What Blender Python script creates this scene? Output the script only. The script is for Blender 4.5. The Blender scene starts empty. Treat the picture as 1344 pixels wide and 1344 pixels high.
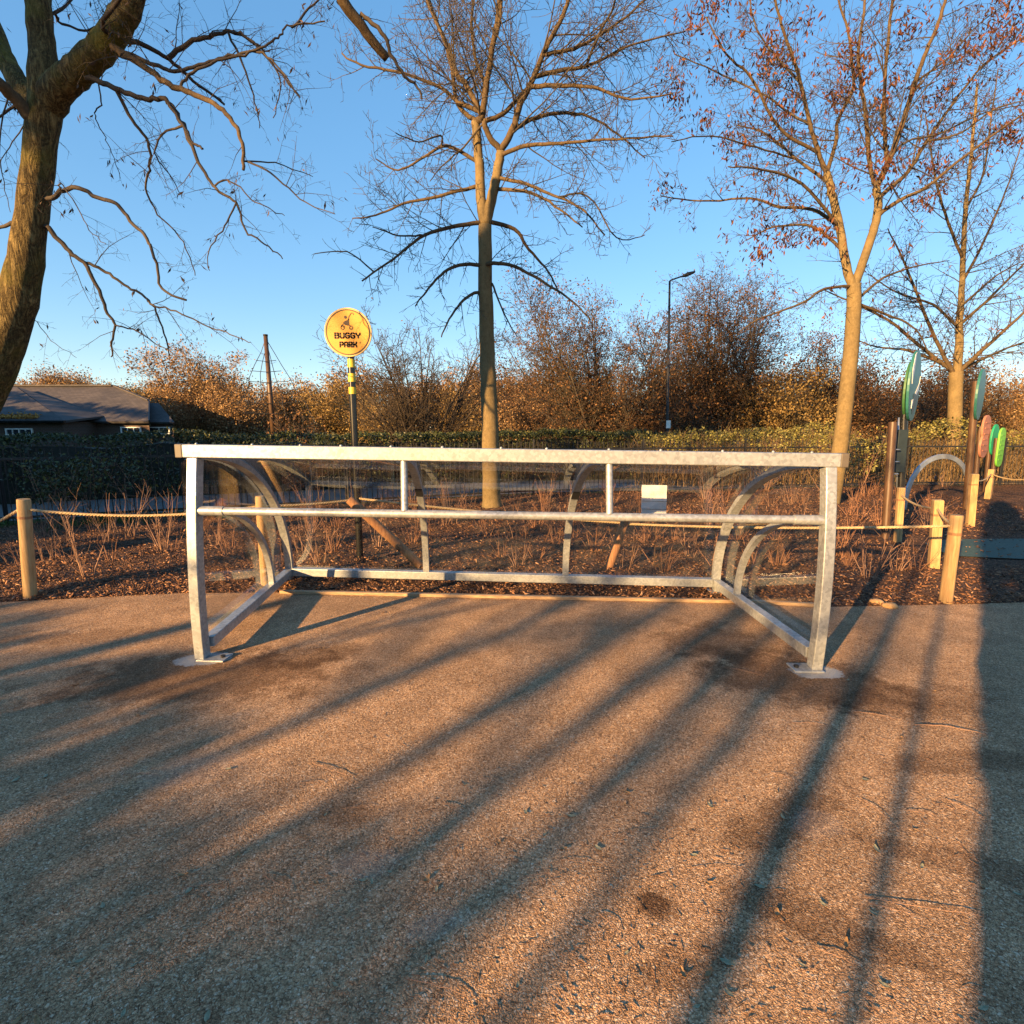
import bpy, bmesh, math, random
import numpy as np
from mathutils import Vector, Matrix, Quaternion, noise
R = math.radians
sc = bpy.context.scene
col = sc.collection
rng = random.Random(7)
nrs = np.random.RandomState(11)

# ------------------------------------------------------------------ camera model
FPX = 700.0; PITCH = R(9.1); EYE = 1.6
cam_d = bpy.data.cameras.new('camera'); cam = bpy.data.objects.new('camera', cam_d); col.objects.link(cam)
cam_d.sensor_width = 36; cam_d.sensor_fit = 'HORIZONTAL'; cam_d.lens = 36 * FPX / 1344
cam_d.clip_start = 0.02; cam_d.clip_end = 2000
cam.location = (0, 0, EYE); cam.rotation_euler = (R(90) - PITCH, 0, 0)
sc.camera = cam

def ray(u, v):
    dx = (u - 672) / FPX; dz = -(v - 672) / FPX
    return Vector((dx, math.cos(PITCH) + dz * math.sin(PITCH), -math.sin(PITCH) + dz * math.cos(PITCH)))
def P(u, v, Y):
    d = ray(u, v); return Vector((0, 0, EYE)) + d * (Y / d.y)
def G(u, v, z=0.0):
    d = ray(u, v); return Vector((0, 0, EYE)) + d * ((z - EYE) / d.z)

# ------------------------------------------------------------------ light
AZ = R(41); EL = R(13.0)                       # direction the light travels, and its height
SUNDIR = Vector((math.sin(AZ) * math.cos(EL), math.cos(AZ) * math.cos(EL), -math.sin(EL)))
ld = bpy.data.lights.new('sun', 'SUN'); lo = bpy.data.objects.new('sun', ld); col.objects.link(lo)
ld.energy = 5.0; ld.angle = R(0.5); ld.color = (1.0, 0.61, 0.25)
lo.rotation_euler = SUNDIR.to_track_quat('-Z', 'Y').to_euler(); lo.location = (-10, -10, 12)
w = bpy.data.worlds.new('World'); sc.world = w; w.use_nodes = True
nt = w.node_tree; bg = nt.nodes['Background']
sky = nt.nodes.new('ShaderNodeTexSky'); sky.sky_type = 'NISHITA'; sky.sun_disc = False
sky.sun_elevation = EL; sky.sun_rotation = AZ + math.pi
sky.air_density = 1.0; sky.dust_density = 0.0; sky.ozone_density = 3.6; sky.altitude = 0
hs = nt.nodes.new('ShaderNodeHueSaturation'); hs.inputs['Saturation'].default_value = 1.54; hs.inputs['Hue'].default_value = 0.505; hs.inputs['Value'].default_value = 0.97
ga = nt.nodes.new('ShaderNodeGamma'); ga.inputs[1].default_value = 0.5; nt.links.new(sky.outputs[0], ga.inputs[0]); nt.links.new(ga.outputs[0], hs.inputs['Color']); nt.links.new(hs.outputs[0], bg.inputs[0]); bg.inputs[1].default_value = 0.15
vs = sc.view_settings; vs.view_transform = 'Standard'; vs.look = 'None'; vs.gamma = 1; vs.exposure = 1.83
sc.render.film_transparent = False
sc.cycles.max_bounces = 8; sc.cycles.transparent_max_bounces = 24; sc.cycles.caustics_reflective = False; sc.cycles.caustics_refractive = False

# ------------------------------------------------------------------ material helpers
def newmat(name):
    m = bpy.data.materials.new(name); m.use_nodes = True
    n = m.node_tree; b = n.nodes['Principled BSDF']
    return m, n, b
def N(n, t, **k):
    x = n.nodes.new(t)
    for a, v in k.items():
        if a.startswith('_'): setattr(x, a[1:], v)
        else: x.inputs[a.replace('__', ' ')].default_value = v
    return x
def ramp(n, fac, stops, interp='LINEAR'):
    r = n.nodes.new('ShaderNodeValToRGB'); r.color_ramp.interpolation = interp
    e = r.color_ramp.elements
    while len(e) < len(stops): e.new(0.5)
    for i, (p, c) in enumerate(stops):
        e[i].position = p; e[i].color = (*c, 1) if len(c) == 3 else c
    n.links.new(fac, r.inputs[0]); return r.outputs[0]
def math_(n, op, a, b=None, clamp=False):
    x = n.nodes.new('ShaderNodeMath'); x.operation = op; x.use_clamp = clamp
    for i, q in enumerate((a, b)):
        if q is None: continue
        if isinstance(q, (int, float)): x.inputs[i].default_value = q
        else: n.links.new(q, x.inputs[i])
    return x.outputs[0]
def mix(n, fac, a, b, mode='MIX'):
    x = n.nodes.new('ShaderNodeMix'); x.data_type = 'RGBA'; x.blend_type = mode
    for s, q in ((x.inputs[0], fac), (x.inputs[6], a), (x.inputs[7], b)):
        if isinstance(q, (int, float)): s.default_value = q
        elif isinstance(q, tuple): s.default_value = (*q, 1)
        else: n.links.new(q, s)
    return x.outputs[2]
def coords(n, scale=(1, 1, 1), out='Object'):
    t = n.nodes.new('ShaderNodeTexCoord'); m = n.nodes.new('ShaderNodeMapping'); m.inputs['Scale'].default_value = scale
    n.links.new(t.outputs[out], m.inputs[0]); return m.outputs[0]
def noise_(n, vec, scale, detail=4, rough=0.6, dist=0.0):
    x = N(n, 'ShaderNodeTexNoise', Scale=scale, Detail=detail, Roughness=rough, Distortion=dist); n.links.new(vec, x.inputs['Vector']); return x.outputs[0]
def bump(n, b, h, strength, dist, prev=None):
    x = N(n, 'ShaderNodeBump', Strength=strength, Distance=dist); n.links.new(h, x.inputs['Height'])
    if prev is not None: n.links.new(prev, x.inputs['Normal'])
    n.links.new(x.outputs[0], b.inputs['Normal']); return x.outputs[0]

def m_noise(name, c1, c2, scale=20, rough=0.7, metal=0.0, bumps=0.2, bd=0.003, stretch=(1, 1, 1), spec=0.4, lo_=0.35, hi=0.65):
    m, n, b = newmat(name); v = coords(n, stretch)
    f = noise_(n, v, scale, 6, 0.65)
    n.links.new(ramp(n, f, [(lo_, c1), (hi, c2)]), b.inputs['Base Color'])
    b.inputs['Roughness'].default_value = rough; b.inputs['Metallic'].default_value = metal
    b.inputs['Specular IOR Level'].default_value = spec
    if bumps: bump(n, b, f, bumps, bd)
    return m
def m_island(name, stops, rough=0.7, transl=0.0, spec=0.3):
    m, n, b = newmat(name); g = n.nodes.new('ShaderNodeNewGeometry')
    c = ramp(n, g.outputs['Random Per Island'], stops)
    n.links.new(c, b.inputs['Base Color']); b.inputs['Roughness'].default_value = rough; b.inputs['Specular IOR Level'].default_value = spec
    if transl:
        t = n.nodes.new('ShaderNodeBsdfTranslucent'); n.links.new(c, t.inputs[0]); x = n.nodes.new('ShaderNodeMixShader'); x.inputs[0].default_value = transl
        n.links.new(b.outputs[0], x.inputs[1]); n.links.new(t.outputs[0], x.inputs[2]); n.links.new(x.outputs[0], n.nodes['Material Output'].inputs[0])
    return m

# galvanised steel: spangle, streaks, dull
def m_galv():
    m, n, b = newmat('galvanised_steel'); v = coords(n)
    vo = N(n, 'ShaderNodeTexVoronoi', Scale=55); n.links.new(v, vo.inputs['Vector'])
    sp = n.nodes.new('ShaderNodeSeparateColor'); n.links.new(vo.outputs['Color'], sp.inputs[0])
    f = noise_(n, v, 6, 5, 0.7)
    k = math_(n, 'ADD', math_(n, 'MULTIPLY', sp.outputs[0], 0.35), math_(n, 'MULTIPLY', f, 0.75))
    n.links.new(ramp(n, k, [(0.2, (0.20, 0.21, 0.22)), (0.5, (0.31, 0.325, 0.335)), (0.8, (0.43, 0.45, 0.46))]), b.inputs['Base Color'])
    b.inputs['Metallic'].default_value = 0.45
    n.links.new(ramp(n, k, [(0.2, (0.5,) * 3), (0.8, (0.36,) * 3)]), b.inputs['Roughness'])
    bump(n, b, noise_(n, v, 90, 3), 0.12, 0.002)
    return m

def m_clear():
    m, n, b = newmat('clear_polycarbonate'); n.nodes.remove(b)
    lw = n.nodes.new('ShaderNodeLayerWeight'); lw.inputs[0].default_value = 0.5
    pw = math_(n, 'POWER', lw.outputs['Facing'], 4.0)
    fac = math_(n, 'ADD', math_(n, 'MULTIPLY', pw, 0.85), 0.035, True)
    tr = n.nodes.new('ShaderNodeBsdfTransparent'); tr.inputs[0].default_value = (0.985, 0.988, 0.985, 1)
    gl = n.nodes.new('ShaderNodeBsdfGlossy'); gl.inputs['Roughness'].default_value = 0.015; gl.inputs[0].default_value = (1, 1, 1, 1)
    df = n.nodes.new('ShaderNodeBsdfDiffuse'); df.inputs[0].default_value = (0.55, 0.5, 0.42, 1)
    v = coords(n); d1 = noise_(n, v, 9, 6, 0.75); dirt = math_(n, 'MULTIPLY', ramp(n, d1, [(0.45, (0, 0, 0)), (0.75, (1, 1, 1))]), 0.028)
    a = n.nodes.new('ShaderNodeMixShader'); n.links.new(dirt, a.inputs[0]); n.links.new(tr.outputs[0], a.inputs[1]); n.links.new(df.outputs[0], a.inputs[2])
    x = n.nodes.new('ShaderNodeMixShader'); n.links.new(fac, x.inputs[0]); n.links.new(a.outputs[0], x.inputs[1]); n.links.new(gl.outputs[0], x.inputs[2])
    n.links.new(x.outputs[0], n.nodes['Material Output'].inputs[0])
    return m

def ellipse_mask(n, vec, dist, cx, cy, rx, ry, rot=0.0, soft=0.22):
    """1 inside a ragged ellipse on the ground, 0 outside"""
    mp = n.nodes.new('ShaderNodeMapping'); mp.vector_type = 'TEXTURE'
    mp.inputs['Location'].default_value = (cx, cy, 0); mp.inputs['Rotation'].default_value = (0, 0, rot); mp.inputs['Scale'].default_value = (rx, ry, 1e3)
    n.links.new(vec, mp.inputs[0])
    ln = n.nodes.new('ShaderNodeVectorMath'); ln.operation = 'LENGTH'; n.links.new(mp.outputs[0], ln.inputs[0])
    q = math_(n, 'ADD', ln.outputs['Value'], dist)
    mr = n.nodes.new('ShaderNodeMapRange'); mr.inputs[1].default_value = 1 - soft; mr.inputs[2].default_value = 1 + soft; mr.inputs[3].default_value = 1; mr.inputs[4].default_value = 0
    n.links.new(q, mr.inputs[0]); return mr.outputs[0]

FL, FR, RL, RR = (G(268, 864), G(1072, 878), G(379, 762), G(941, 777))
def m_path():
    m, n, b = newmat('resin_bound_gravel'); v = coords(n)
    wv = n.nodes.new('ShaderNodeTexNoise'); wv.inputs['Scale'].default_value = 60; n.links.new(v, wv.inputs['Vector'])
    va = n.nodes.new('ShaderNodeVectorMath'); va.operation = 'MULTIPLY_ADD'; va.inputs[1].default_value = (0.02,) * 3
    n.links.new(wv.outputs['Color'], va.inputs[0]); n.links.new(v, va.inputs[2])
    vo = N(n, 'ShaderNodeTexVoronoi', Scale=165); n.links.new(va.outputs[0], vo.inputs['Vector'])
    sp = n.nodes.new('ShaderNodeSeparateColor'); n.links.new(vo.outputs['Color'], sp.inputs[0])
    stone = ramp(n, sp.outputs[0], [(0.0, (0.26, 0.155, 0.085)), (0.3, (0.49, 0.295, 0.158)), (0.6, (0.62, 0.375, 0.205)), (0.85, (0.72, 0.47, 0.275)), (1.0, (0.80, 0.61, 0.42))])
    gap = ramp(n, vo.outputs['Distance'], [(0.4, (1, 1, 1)), (0.85, (0.6, 0.58, 0.57))])
    c = mix(n, 1.0, stone, gap, 'MULTIPLY')
    big = noise_(n, v, 0.9, 6, 0.65); med = noise_(n, v, 4.5, 6, 0.7)
    c = mix(n, 1.0, c, ramp(n, big, [(0.3, (0.80, 0.79, 0.79)), (0.7, (1.18, 1.17, 1.18))]), 'MULTIPLY')
    c = mix(n, 1.0, c, ramp(n, med, [(0.28, (0.74, 0.74, 0.75)), (0.62, (1.12, 1.12, 1.13))]), 'MULTIPLY')
    dist = math_(n, 'MULTIPLY', math_(n, 'SUBTRACT', noise_(n, v, 3.6, 9, 0.78), 0.5), 3.2)
    stains = [(-2.02, 3.25, 0.85, 0.36, 0.1, 0.6), (-1.45, 3.55, 0.4, 0.18, 0.3, 0.4), (1.85, 3.25, 0.6, 0.38, -0.4, 0.6), (1.5, 3.8, 0.35, 0.42, 0.2, 0.45), (2.4, 2.95, 0.45, 0.2, 0.2, 0.4),
              (1.15, 2.0, 0.35, 0.10, 0.5, 0.45), (1.0, 1.52, 0.3, 0.08, -0.5, 0.45), (-0.7, 2.0, 0.12, 0.08, 0, 0.4), (2.2, 2.35, 0.5, 0.08, 0.1, 0.45), (0.55, 1.38, 0.2, 0.06, 0.4, 0.4), (1.7, 1.75, 0.4, 0.07, -0.3, 0.4), (-3.4, 3.9, 0.6, 0.12, 0.2, 0.3)]
    for (x, y, rx, ry, ro, k) in stains:
        f = math_(n, 'MULTIPLY', ellipse_mask(n, v, dist, x, y, rx, ry, ro), k)
        c = mix(n, f, c, mix(n, 1.0, c, (0.17, 0.12, 0.09), 'MULTIPLY'))
    f = math_(n, 'MULTIPLY', ellipse_mask(n, v, math_(n, 'MULTIPLY', dist, 0.22), 0.485, 1.575, 0.06, 0.055, 0, 0.4), 0.9)
    c = mix(n, f, c, mix(n, 1.0, c, (0.22, 0.19, 0.18), 'MULTIPLY'))
    for (x, y, rx, ry) in ((FL.x + .02, FL.y - .01, .17, .11), (FR.x - .03, FR.y - .02, .17, .11)):    # concrete set round the feet
        f = ellipse_mask(n, v, math_(n, 'MULTIPLY', dist, 0.8), x, y, rx, ry, 0, 0.08)
        c = mix(n, f, c, ramp(n, med, [(0.3, (0.36, 0.35, 0.335)), (0.7, (0.58, 0.56, 0.53))]))
    for (x, y, rx, ry, k) in ((-0.55, 1.75, .12, .07, .12), (-1.5, 2.3, .25, .1, .1), (1.25, 1.95, .1, .07, .14), (-0.25, 1.5, .1, .05, .12)):
        f = math_(n, 'MULTIPLY', ellipse_mask(n, v, dist, x, y, rx, ry, 0.3), k)
        c = mix(n, f, c, (0.5, 0.47, 0.46))
    n.links.new(c, b.inputs['Base Color']); b.inputs['Roughness'].default_value = 0.85; b.inputs['Specular IOR Level'].default_value = 0.12
    v3 = N(n, 'ShaderNodeTexVoronoi', Scale=330); n.links.new(va.outputs[0], v3.inputs['Vector'])
    inv = math_(n, 'SUBTRACT', 1.4, math_(n, 'ADD', vo.outputs['Distance'], math_(n, 'MULTIPLY', v3.outputs['Distance'], 0.5)))
    hh = math_(n, 'ADD', inv, math_(n, 'MULTIPLY', sp.outputs[1], 0.9))
    p = bump(n, b, hh, 1.0, 0.0075)
    bump(n, b, med, 0.5, 0.03, p)
    return m

def m_mulch():
    m, n, b = newmat('bark_mulch'); v = coords(n)
    vo = N(n, 'ShaderNodeTexVoronoi', Scale=60); n.links.new(v, vo.inputs['Vector'])
    sp = n.nodes.new('ShaderNodeSeparateColor'); n.links.new(vo.outputs['Color'], sp.inputs[0])
    f = noise_(n, v, 2.0, 6, 0.7)
    c = ramp(n, sp.outputs[0], [(0, (0.028, 0.016, 0.011)), (0.5, (0.10, 0.053, 0.032)), (0.85, (0.19, 0.10, 0.058)), (1, (0.28, 0.17, 0.105))])
    c = mix(n, 1.0, c, ramp(n, f, [(0.3, (0.6, 0.58, 0.56)), (0.7, (1.2, 1.15, 1.1))]), 'MULTIPLY')
    n.links.new(c, b.inputs['Base Color']); b.inputs['Roughness'].default_value = 0.9; b.inputs['Specular IOR Level'].default_value = 0.2
    bump(n, b, math_(n, 'ADD', vo.outputs['Distance'], sp.outputs[1]), 1.0, 0.02)
    return m
def m_bark(name, c1, c2, c3, scale=14, bd=0.02, moss=None, st=0.18):
    m, n, b = newmat(name); v = coords(n, (1, 1, st)); v2 = coords(n)
    f1 = noise_(n, v, scale, 4, 0.6, 0.9); f2 = noise_(n, v, scale * 2.7, 5, 0.65, 0.5); f3 = noise_(n, v2, scale * 3.5, 6, 0.7)
    def ridge(f): return math_(n, 'SUBTRACT', 1.0, math_(n, 'MULTIPLY', math_(n, 'ABSOLUTE', math_(n, 'SUBTRACT', f, 0.5)), 5.0), True)
    crack = math_(n, 'MULTIPLY', ridge(f1), 0.55); h = math_(n, 'SUBTRACT', math_(n, 'ADD', math_(n, 'MULTIPLY', f2, 0.5), math_(n, 'MULTIPLY', f3, 0.55)), math_(n, 'MULTIPLY', crack, 0.75 if st < .3 else 0.18))
    c = ramp(n, h, [(0.10, c1), (0.42, c2), (0.70, c3)])
    q = noise_(n, v2, 1.7, 5, 0.6)
    c = mix(n, 1.0, c, ramp(n, noise_(n, v2, 3.0, 5, 0.7), [(0.3, (0.75, 0.75, 0.76)), (0.7, (1.2, 1.17, 1.12))]), 'MULTIPLY')
    if moss: c = mix(n, ramp(n, q, [(0.46, (0, 0, 0)), (0.64, (0.8,) * 3)]), c, moss)
    n.links.new(c, b.inputs['Base Color']); b.inputs['Roughness'].default_value = 0.9; b.inputs['Specular IOR Level'].default_value = 0.12
    bump(n, b, h, 0.9, bd)
    return m
def m_tiles():
    m, n, b = newmat('roof_tiles'); v = coords(n, (1, 1, 1))
    br = N(n, 'ShaderNodeTexBrick', Scale=1.0, Mortar__Size=0.012, Bias=-0.2); br.inputs['Brick Width'].default_value = 0.3; br.inputs['Row Height'].default_value = 0.16
    br.inputs['Color1'].default_value = (0.05, 0.044, 0.046, 1); br.inputs['Color2'].default_value = (0.08, 0.07, 0.07, 1); br.inputs['Mortar'].default_value = (0.03, 0.025, 0.022, 1)
    cx = n.nodes.new('ShaderNodeSeparateXYZ'); n.links.new(v, cx.inputs[0]); cm = n.nodes.new('ShaderNodeCombineXYZ')
    n.links.new(cx.outputs[0], cm.inputs[0]); n.links.new(math_(n, 'MULTIPLY', cx.outputs[2], 2.2), cm.inputs[1]); n.links.new(cm.outputs[0], br.inputs['Vector'])
    f = noise_(n, v, 0.8, 6, 0.7)
    n.links.new(mix(n, 1.0, br.outputs[0], ramp(n, f, [(0.3, (0.7, 0.7, 0.72)), (0.7, (1.25, 1.2, 1.15))]), 'MULTIPLY'), b.inputs['Base Color'])
    b.inputs['Roughness'].default_value = 0.8; bump(n, b, br.outputs['Fac'], 0.4, -0.02)
    return m
def m_brick():
    m, n, b = newmat('dark_brick'); v = coords(n)
    br = N(n, 'ShaderNodeTexBrick', Scale=1.0, Mortar__Size=0.01); br.inputs['Brick Width'].default_value = 0.225; br.inputs['Row Height'].default_value = 0.075
    br.inputs['Color1'].default_value = (0.07, 0.035, 0.024, 1); br.inputs['Color2'].default_value = (0.10, 0.048, 0.032, 1); br.inputs['Mortar'].default_value = (0.10, 0.09, 0.08, 1)
    cx = n.nodes.new('ShaderNodeSeparateXYZ'); n.links.new(v, cx.inputs[0]); cm = n.nodes.new('ShaderNodeCombineXYZ')
    n.links.new(math_(n, 'ADD', cx.outputs[0], cx.outputs[1]), cm.inputs[0]); n.links.new(cx.outputs[2], cm.inputs[1]); n.links.new(cm.outputs[0], br.inputs['Vector'])
    n.links.new(br.outputs[0], b.inputs['Base Color']); b.inputs['Roughness'].default_value = 0.85
    return m
def m_flat(name, c, rough=0.5, spec=0.4, metal=0.0, var=0.12):
    return m_noise(name, tuple(x * (1 - var) for x in c), tuple(min(1, x * (1 + var)) for x in c), 11, rough, metal, 0.05, 0.002, spec=spec)

M = dict(
 galv=m_galv(), clear=m_clear(), path=m_path(), mulch=m_mulch(), tiles=m_tiles(), brick=m_brick(),
 cap=m_flat('grey_plastic_cap', (0.10, 0.085, 0.07), 0.55),
 grass=m_noise('park_grass', (0.035, 0.05, 0.015), (0.09, 0.11, 0.035), 6, 0.9, bumps=0.5, bd=0.03),
 tarmac=m_noise('worn_tarmac', (0.085, 0.08, 0.078), (0.14, 0.133, 0.128), 40, 0.8, bumps=0.3),
 rubber=m_noise('green_rubber_surface', (0.032, 0.062, 0.05), (0.055, 0.10, 0.078), 30, 0.8, bumps=0.4),
 edging=m_noise('timber_edging', (0.24, 0.15, 0.085), (0.42, 0.29, 0.17), 12, 0.8, stretch=(1, 8, 8), bumps=0.3),
 wood=m_noise('round_softwood', (0.28, 0.165, 0.068), (0.44, 0.29, 0.135), 9, 0.75, stretch=(6, 6, .5), bumps=0.35),
 oldwood=m_noise('weathered_softwood', (0.18, 0.08, 0.038), (0.33, 0.165, 0.08), 9, 0.8, stretch=(6, 6, .6), bumps=0.35),
 rope=m_noise('natural_rope', (0.28, 0.195, 0.10), (0.48, 0.36, 0.21), 60, 0.9, bumps=0.6, bd=0.006),
 yellow=m_noise('sign_yellow', (0.50, 0.235, 0.022), (0.54, 0.265, 0.028), 5, 0.45, bumps=0), brown=m_flat('sign_brown', (0.035, 0.016, 0.008), 0.5), cream=m_flat('cream_edge', (0.50, 0.35, 0.15), 0.5),
 black=m_flat('black_gloss_paint', (0.012, 0.012, 0.012), 0.25, 0.5), bandyellow=m_flat('band_yellow', (0.55, 0.42, 0.035), 0.35),
 darkmetal=m_flat('dark_metal', (0.015, 0.015, 0.016), 0.5), paper=m_noise('white_card', (0.5, 0.49, 0.48), (0.6, 0.585, 0.57), 7, 0.7, bumps=0.2), 
 white=m_flat('white_paint', (0.75, 0.74, 0.71), 0.5), pane=m_flat('window_glass', (0.03, 0.035, 0.045), 0.08, 0.6),
 brownpost=m_noise('dark_stained_timber', (0.045, 0.024, 0.014), (0.10, 0.055, 0.03), 9, 0.45, stretch=(6, 6, .5), bumps=0.25),
 teal=m_noise('teal_panel', (0.02, 0.105, 0.095), (0.032, 0.15, 0.13), 5, 0.4, bumps=0.04), panelblack=m_flat('panel_dark', (0.02, 0.03, 0.035), 0.4), panelgreen=m_flat('panel_green_edge', (0.035, 0.115, 0.04), 0.5),
 terracotta=m_flat('terracotta_panel', (0.36, 0.15, 0.09), 0.55), emerald=m_flat('emerald_panel', (0.015, 0.25, 0.12), 0.45), lime=m_flat('lime_panel', (0.14, 0.40, 0.045), 0.45), steel=m_flat('arch_steel', (0.36, 0.40, 0.46), 0.3, 0.5, 0.6),
 bark_big=m_bark('ridged_bark', (0.045, 0.032, 0.015), (0.19, 0.14, 0.06), (0.34, 0.255, 0.115), 16, 0.03, (0.125, 0.11, 0.022)),
 bark_limb_shade=m_bark('shaded_limb_bark', (0.036, 0.025, 0.015), (0.078, 0.055, 0.033), (0.145, 0.105, 0.06), 12, 0.006, None, 0.5),  # darker than the trunk bark: crown shade on the limbs put into the colour
 bark_smooth=m_bark('smooth_bark', (0.08, 0.058, 0.028), (0.155, 0.115, 0.058), (0.22, 0.165, 0.085), 9, 0.006, None, 0.5),
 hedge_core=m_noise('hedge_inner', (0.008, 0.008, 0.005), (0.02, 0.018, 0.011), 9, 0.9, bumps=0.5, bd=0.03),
 twig_dark=m_noise('dark_twigs', (0.03, 0.022, 0.016), (0.065, 0.047, 0.031), 5, 0.85, bumps=0),
 twig_mid=m_noise('brown_twigs', (0.038, 0.029, 0.02), (0.08, 0.06, 0.04), 5, 0.85, bumps=0),
 twig_gold=m_noise('golden_twigs', (0.17, 0.11, 0.05), (0.28, 0.18, 0.085), 5, 0.85, bumps=0),
 stem=m_noise('pale_shrub_stems', (0.17, 0.092, 0.06), (0.32, 0.19, 0.125), 5, 0.8, bumps=0),
 stem_red=m_noise('reddish_shrub_stems', (0.17, 0.08, 0.045), (0.28, 0.14, 0.08), 5, 0.8, bumps=0),
 leaf_rust=m_island('rust_leaves', [(0, (0.035, 0.012, 0.007)), (0.5, (0.085, 0.028, 0.012)), (0.85, (0.15, 0.052, 0.02)), (1, (0.26, 0.11, 0.04))], 0.7, 0.2),
 leaf_pod=m_island('dark_pods', [(0, (0.03, 0.02, 0.014)), (1, (0.10, 0.06, 0.035))], 0.7),
 leaf_brown=m_island('brown_leaves', [(0, (0.04, 0.018, 0.009)), (0.5, (0.095, 0.046, 0.019)), (1, (0.24, 0.125, 0.05))], 0.75, 0.2),
 leaf_gold=m_island('golden_leaves', [(0, (0.09, 0.052, 0.016)), (0.5, (0.20, 0.125, 0.04)), (1, (0.36, 0.25, 0.095))], 0.75, 0.2),
 leaf_orange=m_island('orange_leaves', [(0, (0.11, 0.055, 0.022)), (0.5, (0.24, 0.135, 0.055)), (1, (0.40, 0.26, 0.125))], 0.75, 0.2),
 leaf_hedge=m_island('hedge_leaves', [(0, (0.013, 0.02, 0.007)), (0.5, (0.032, 0.045, 0.013)), (0.85, (0.075, 0.085, 0.022)), (1, (0.14, 0.125, 0.036))], 0.5, 0.15, 0.4),
 leaf_lime=m_island('yellow_green_leaves', [(0, (0.055, 0.055, 0.016)), (0.5, (0.14, 0.13, 0.032)), (1, (0.31, 0.27, 0.075))], 0.55, 0.2, 0.4),
 leaf_fallen=m_island('fallen_leaf_green', [(0, (0.10, 0.13, 0.09)), (0.5, (0.19, 0.23, 0.18)), (1, (0.33, 0.32, 0.24))], 0.6),
 leaf_tan=m_noise('fallen_leaf_tan', (0.22, 0.12, 0.05), (0.38, 0.24, 0.11), 20, 0.7, bumps=0.1), leaf_grey=m_noise('fallen_leaf_grey', (0.17, 0.16, 0.09), (0.36, 0.34, 0.22), 30, 0.6, bumps=0.1), leaf_gutter=m_island('gutter_leaves', [(0, (0.25, 0.11, 0.02)), (1, (0.5, 0.26, 0.06))], 0.7),
 chips=m_island('wood_chips', [(0, (0.04, 0.02, 0.012)), (0.4, (0.13, 0.06, 0.031)), (0.8, (0.26, 0.125, 0.064)), (1, (0.38, 0.22, 0.125))], 0.85),
 blade=m_island('grass_blades', [(0, (0.03, 0.07, 0.012)), (1, (0.10, 0.17, 0.03))], 0.7, 0.2),
 coat=m_flat('dark_coat', (0.03, 0.035, 0.05), 0.8), skin=m_flat('skin', (0.5, 0.32, 0.24), 0.5), stone=m_noise('small_stones', (0.3, 0.17, 0.07), (0.5, 0.32, 0.15), 30, 0.8, bumps=0.3),
)

# ------------------------------------------------------------------ mesh helpers
def tag(o, label=None, cat=None, group=None, kind=None):
    if label: o['label'] = label
    if cat: o['category'] = cat
    if group: o['group'] = group
    if kind: o['kind'] = kind
    return o
def link(name, me, mat, parent=None, smooth=False):
    if mat is not None:
        me.materials.clear() if False else None
        for x in (mat if isinstance(mat, (list, tuple)) else [mat]): me.materials.append(x)
    if smooth: me.polygons.foreach_set('use_smooth', [True] * len(me.polygons))
    o = bpy.data.objects.new(name, me); col.objects.link(o)
    if parent is not None: o.parent = parent
    return o
def empty(name, loc=(0, 0, 0), label=None, cat=None, group=None, rz=0.0):
    o = bpy.data.objects.new(name, None); col.objects.link(o); o.location = loc; o.rotation_euler[2] = rz; o.empty_display_size = .1
    return tag(o, label, cat, group)
def np_mesh(name, V, F):
    """V (n,3); F (m,k) all of one size"""
    me = bpy.data.meshes.new(name); V = np.ascontiguousarray(V, dtype=np.float32); F = np.ascontiguousarray(F, dtype=np.int32)
    me.vertices.add(len(V)); me.vertices.foreach_set('co', V.ravel())
    m, k = F.shape
    me.loops.add(m * k); me.loops.foreach_set('vertex_index', F.ravel())
    me.polygons.add(m); me.polygons.foreach_set('loop_start', np.arange(0, m * k, k, dtype=np.int32))
    try: me.polygons.foreach_set('loop_total', np.full(m, k, dtype=np.int32))
    except Exception: pass
    me.update(calc_edges=True); me.validate(); return me

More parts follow.
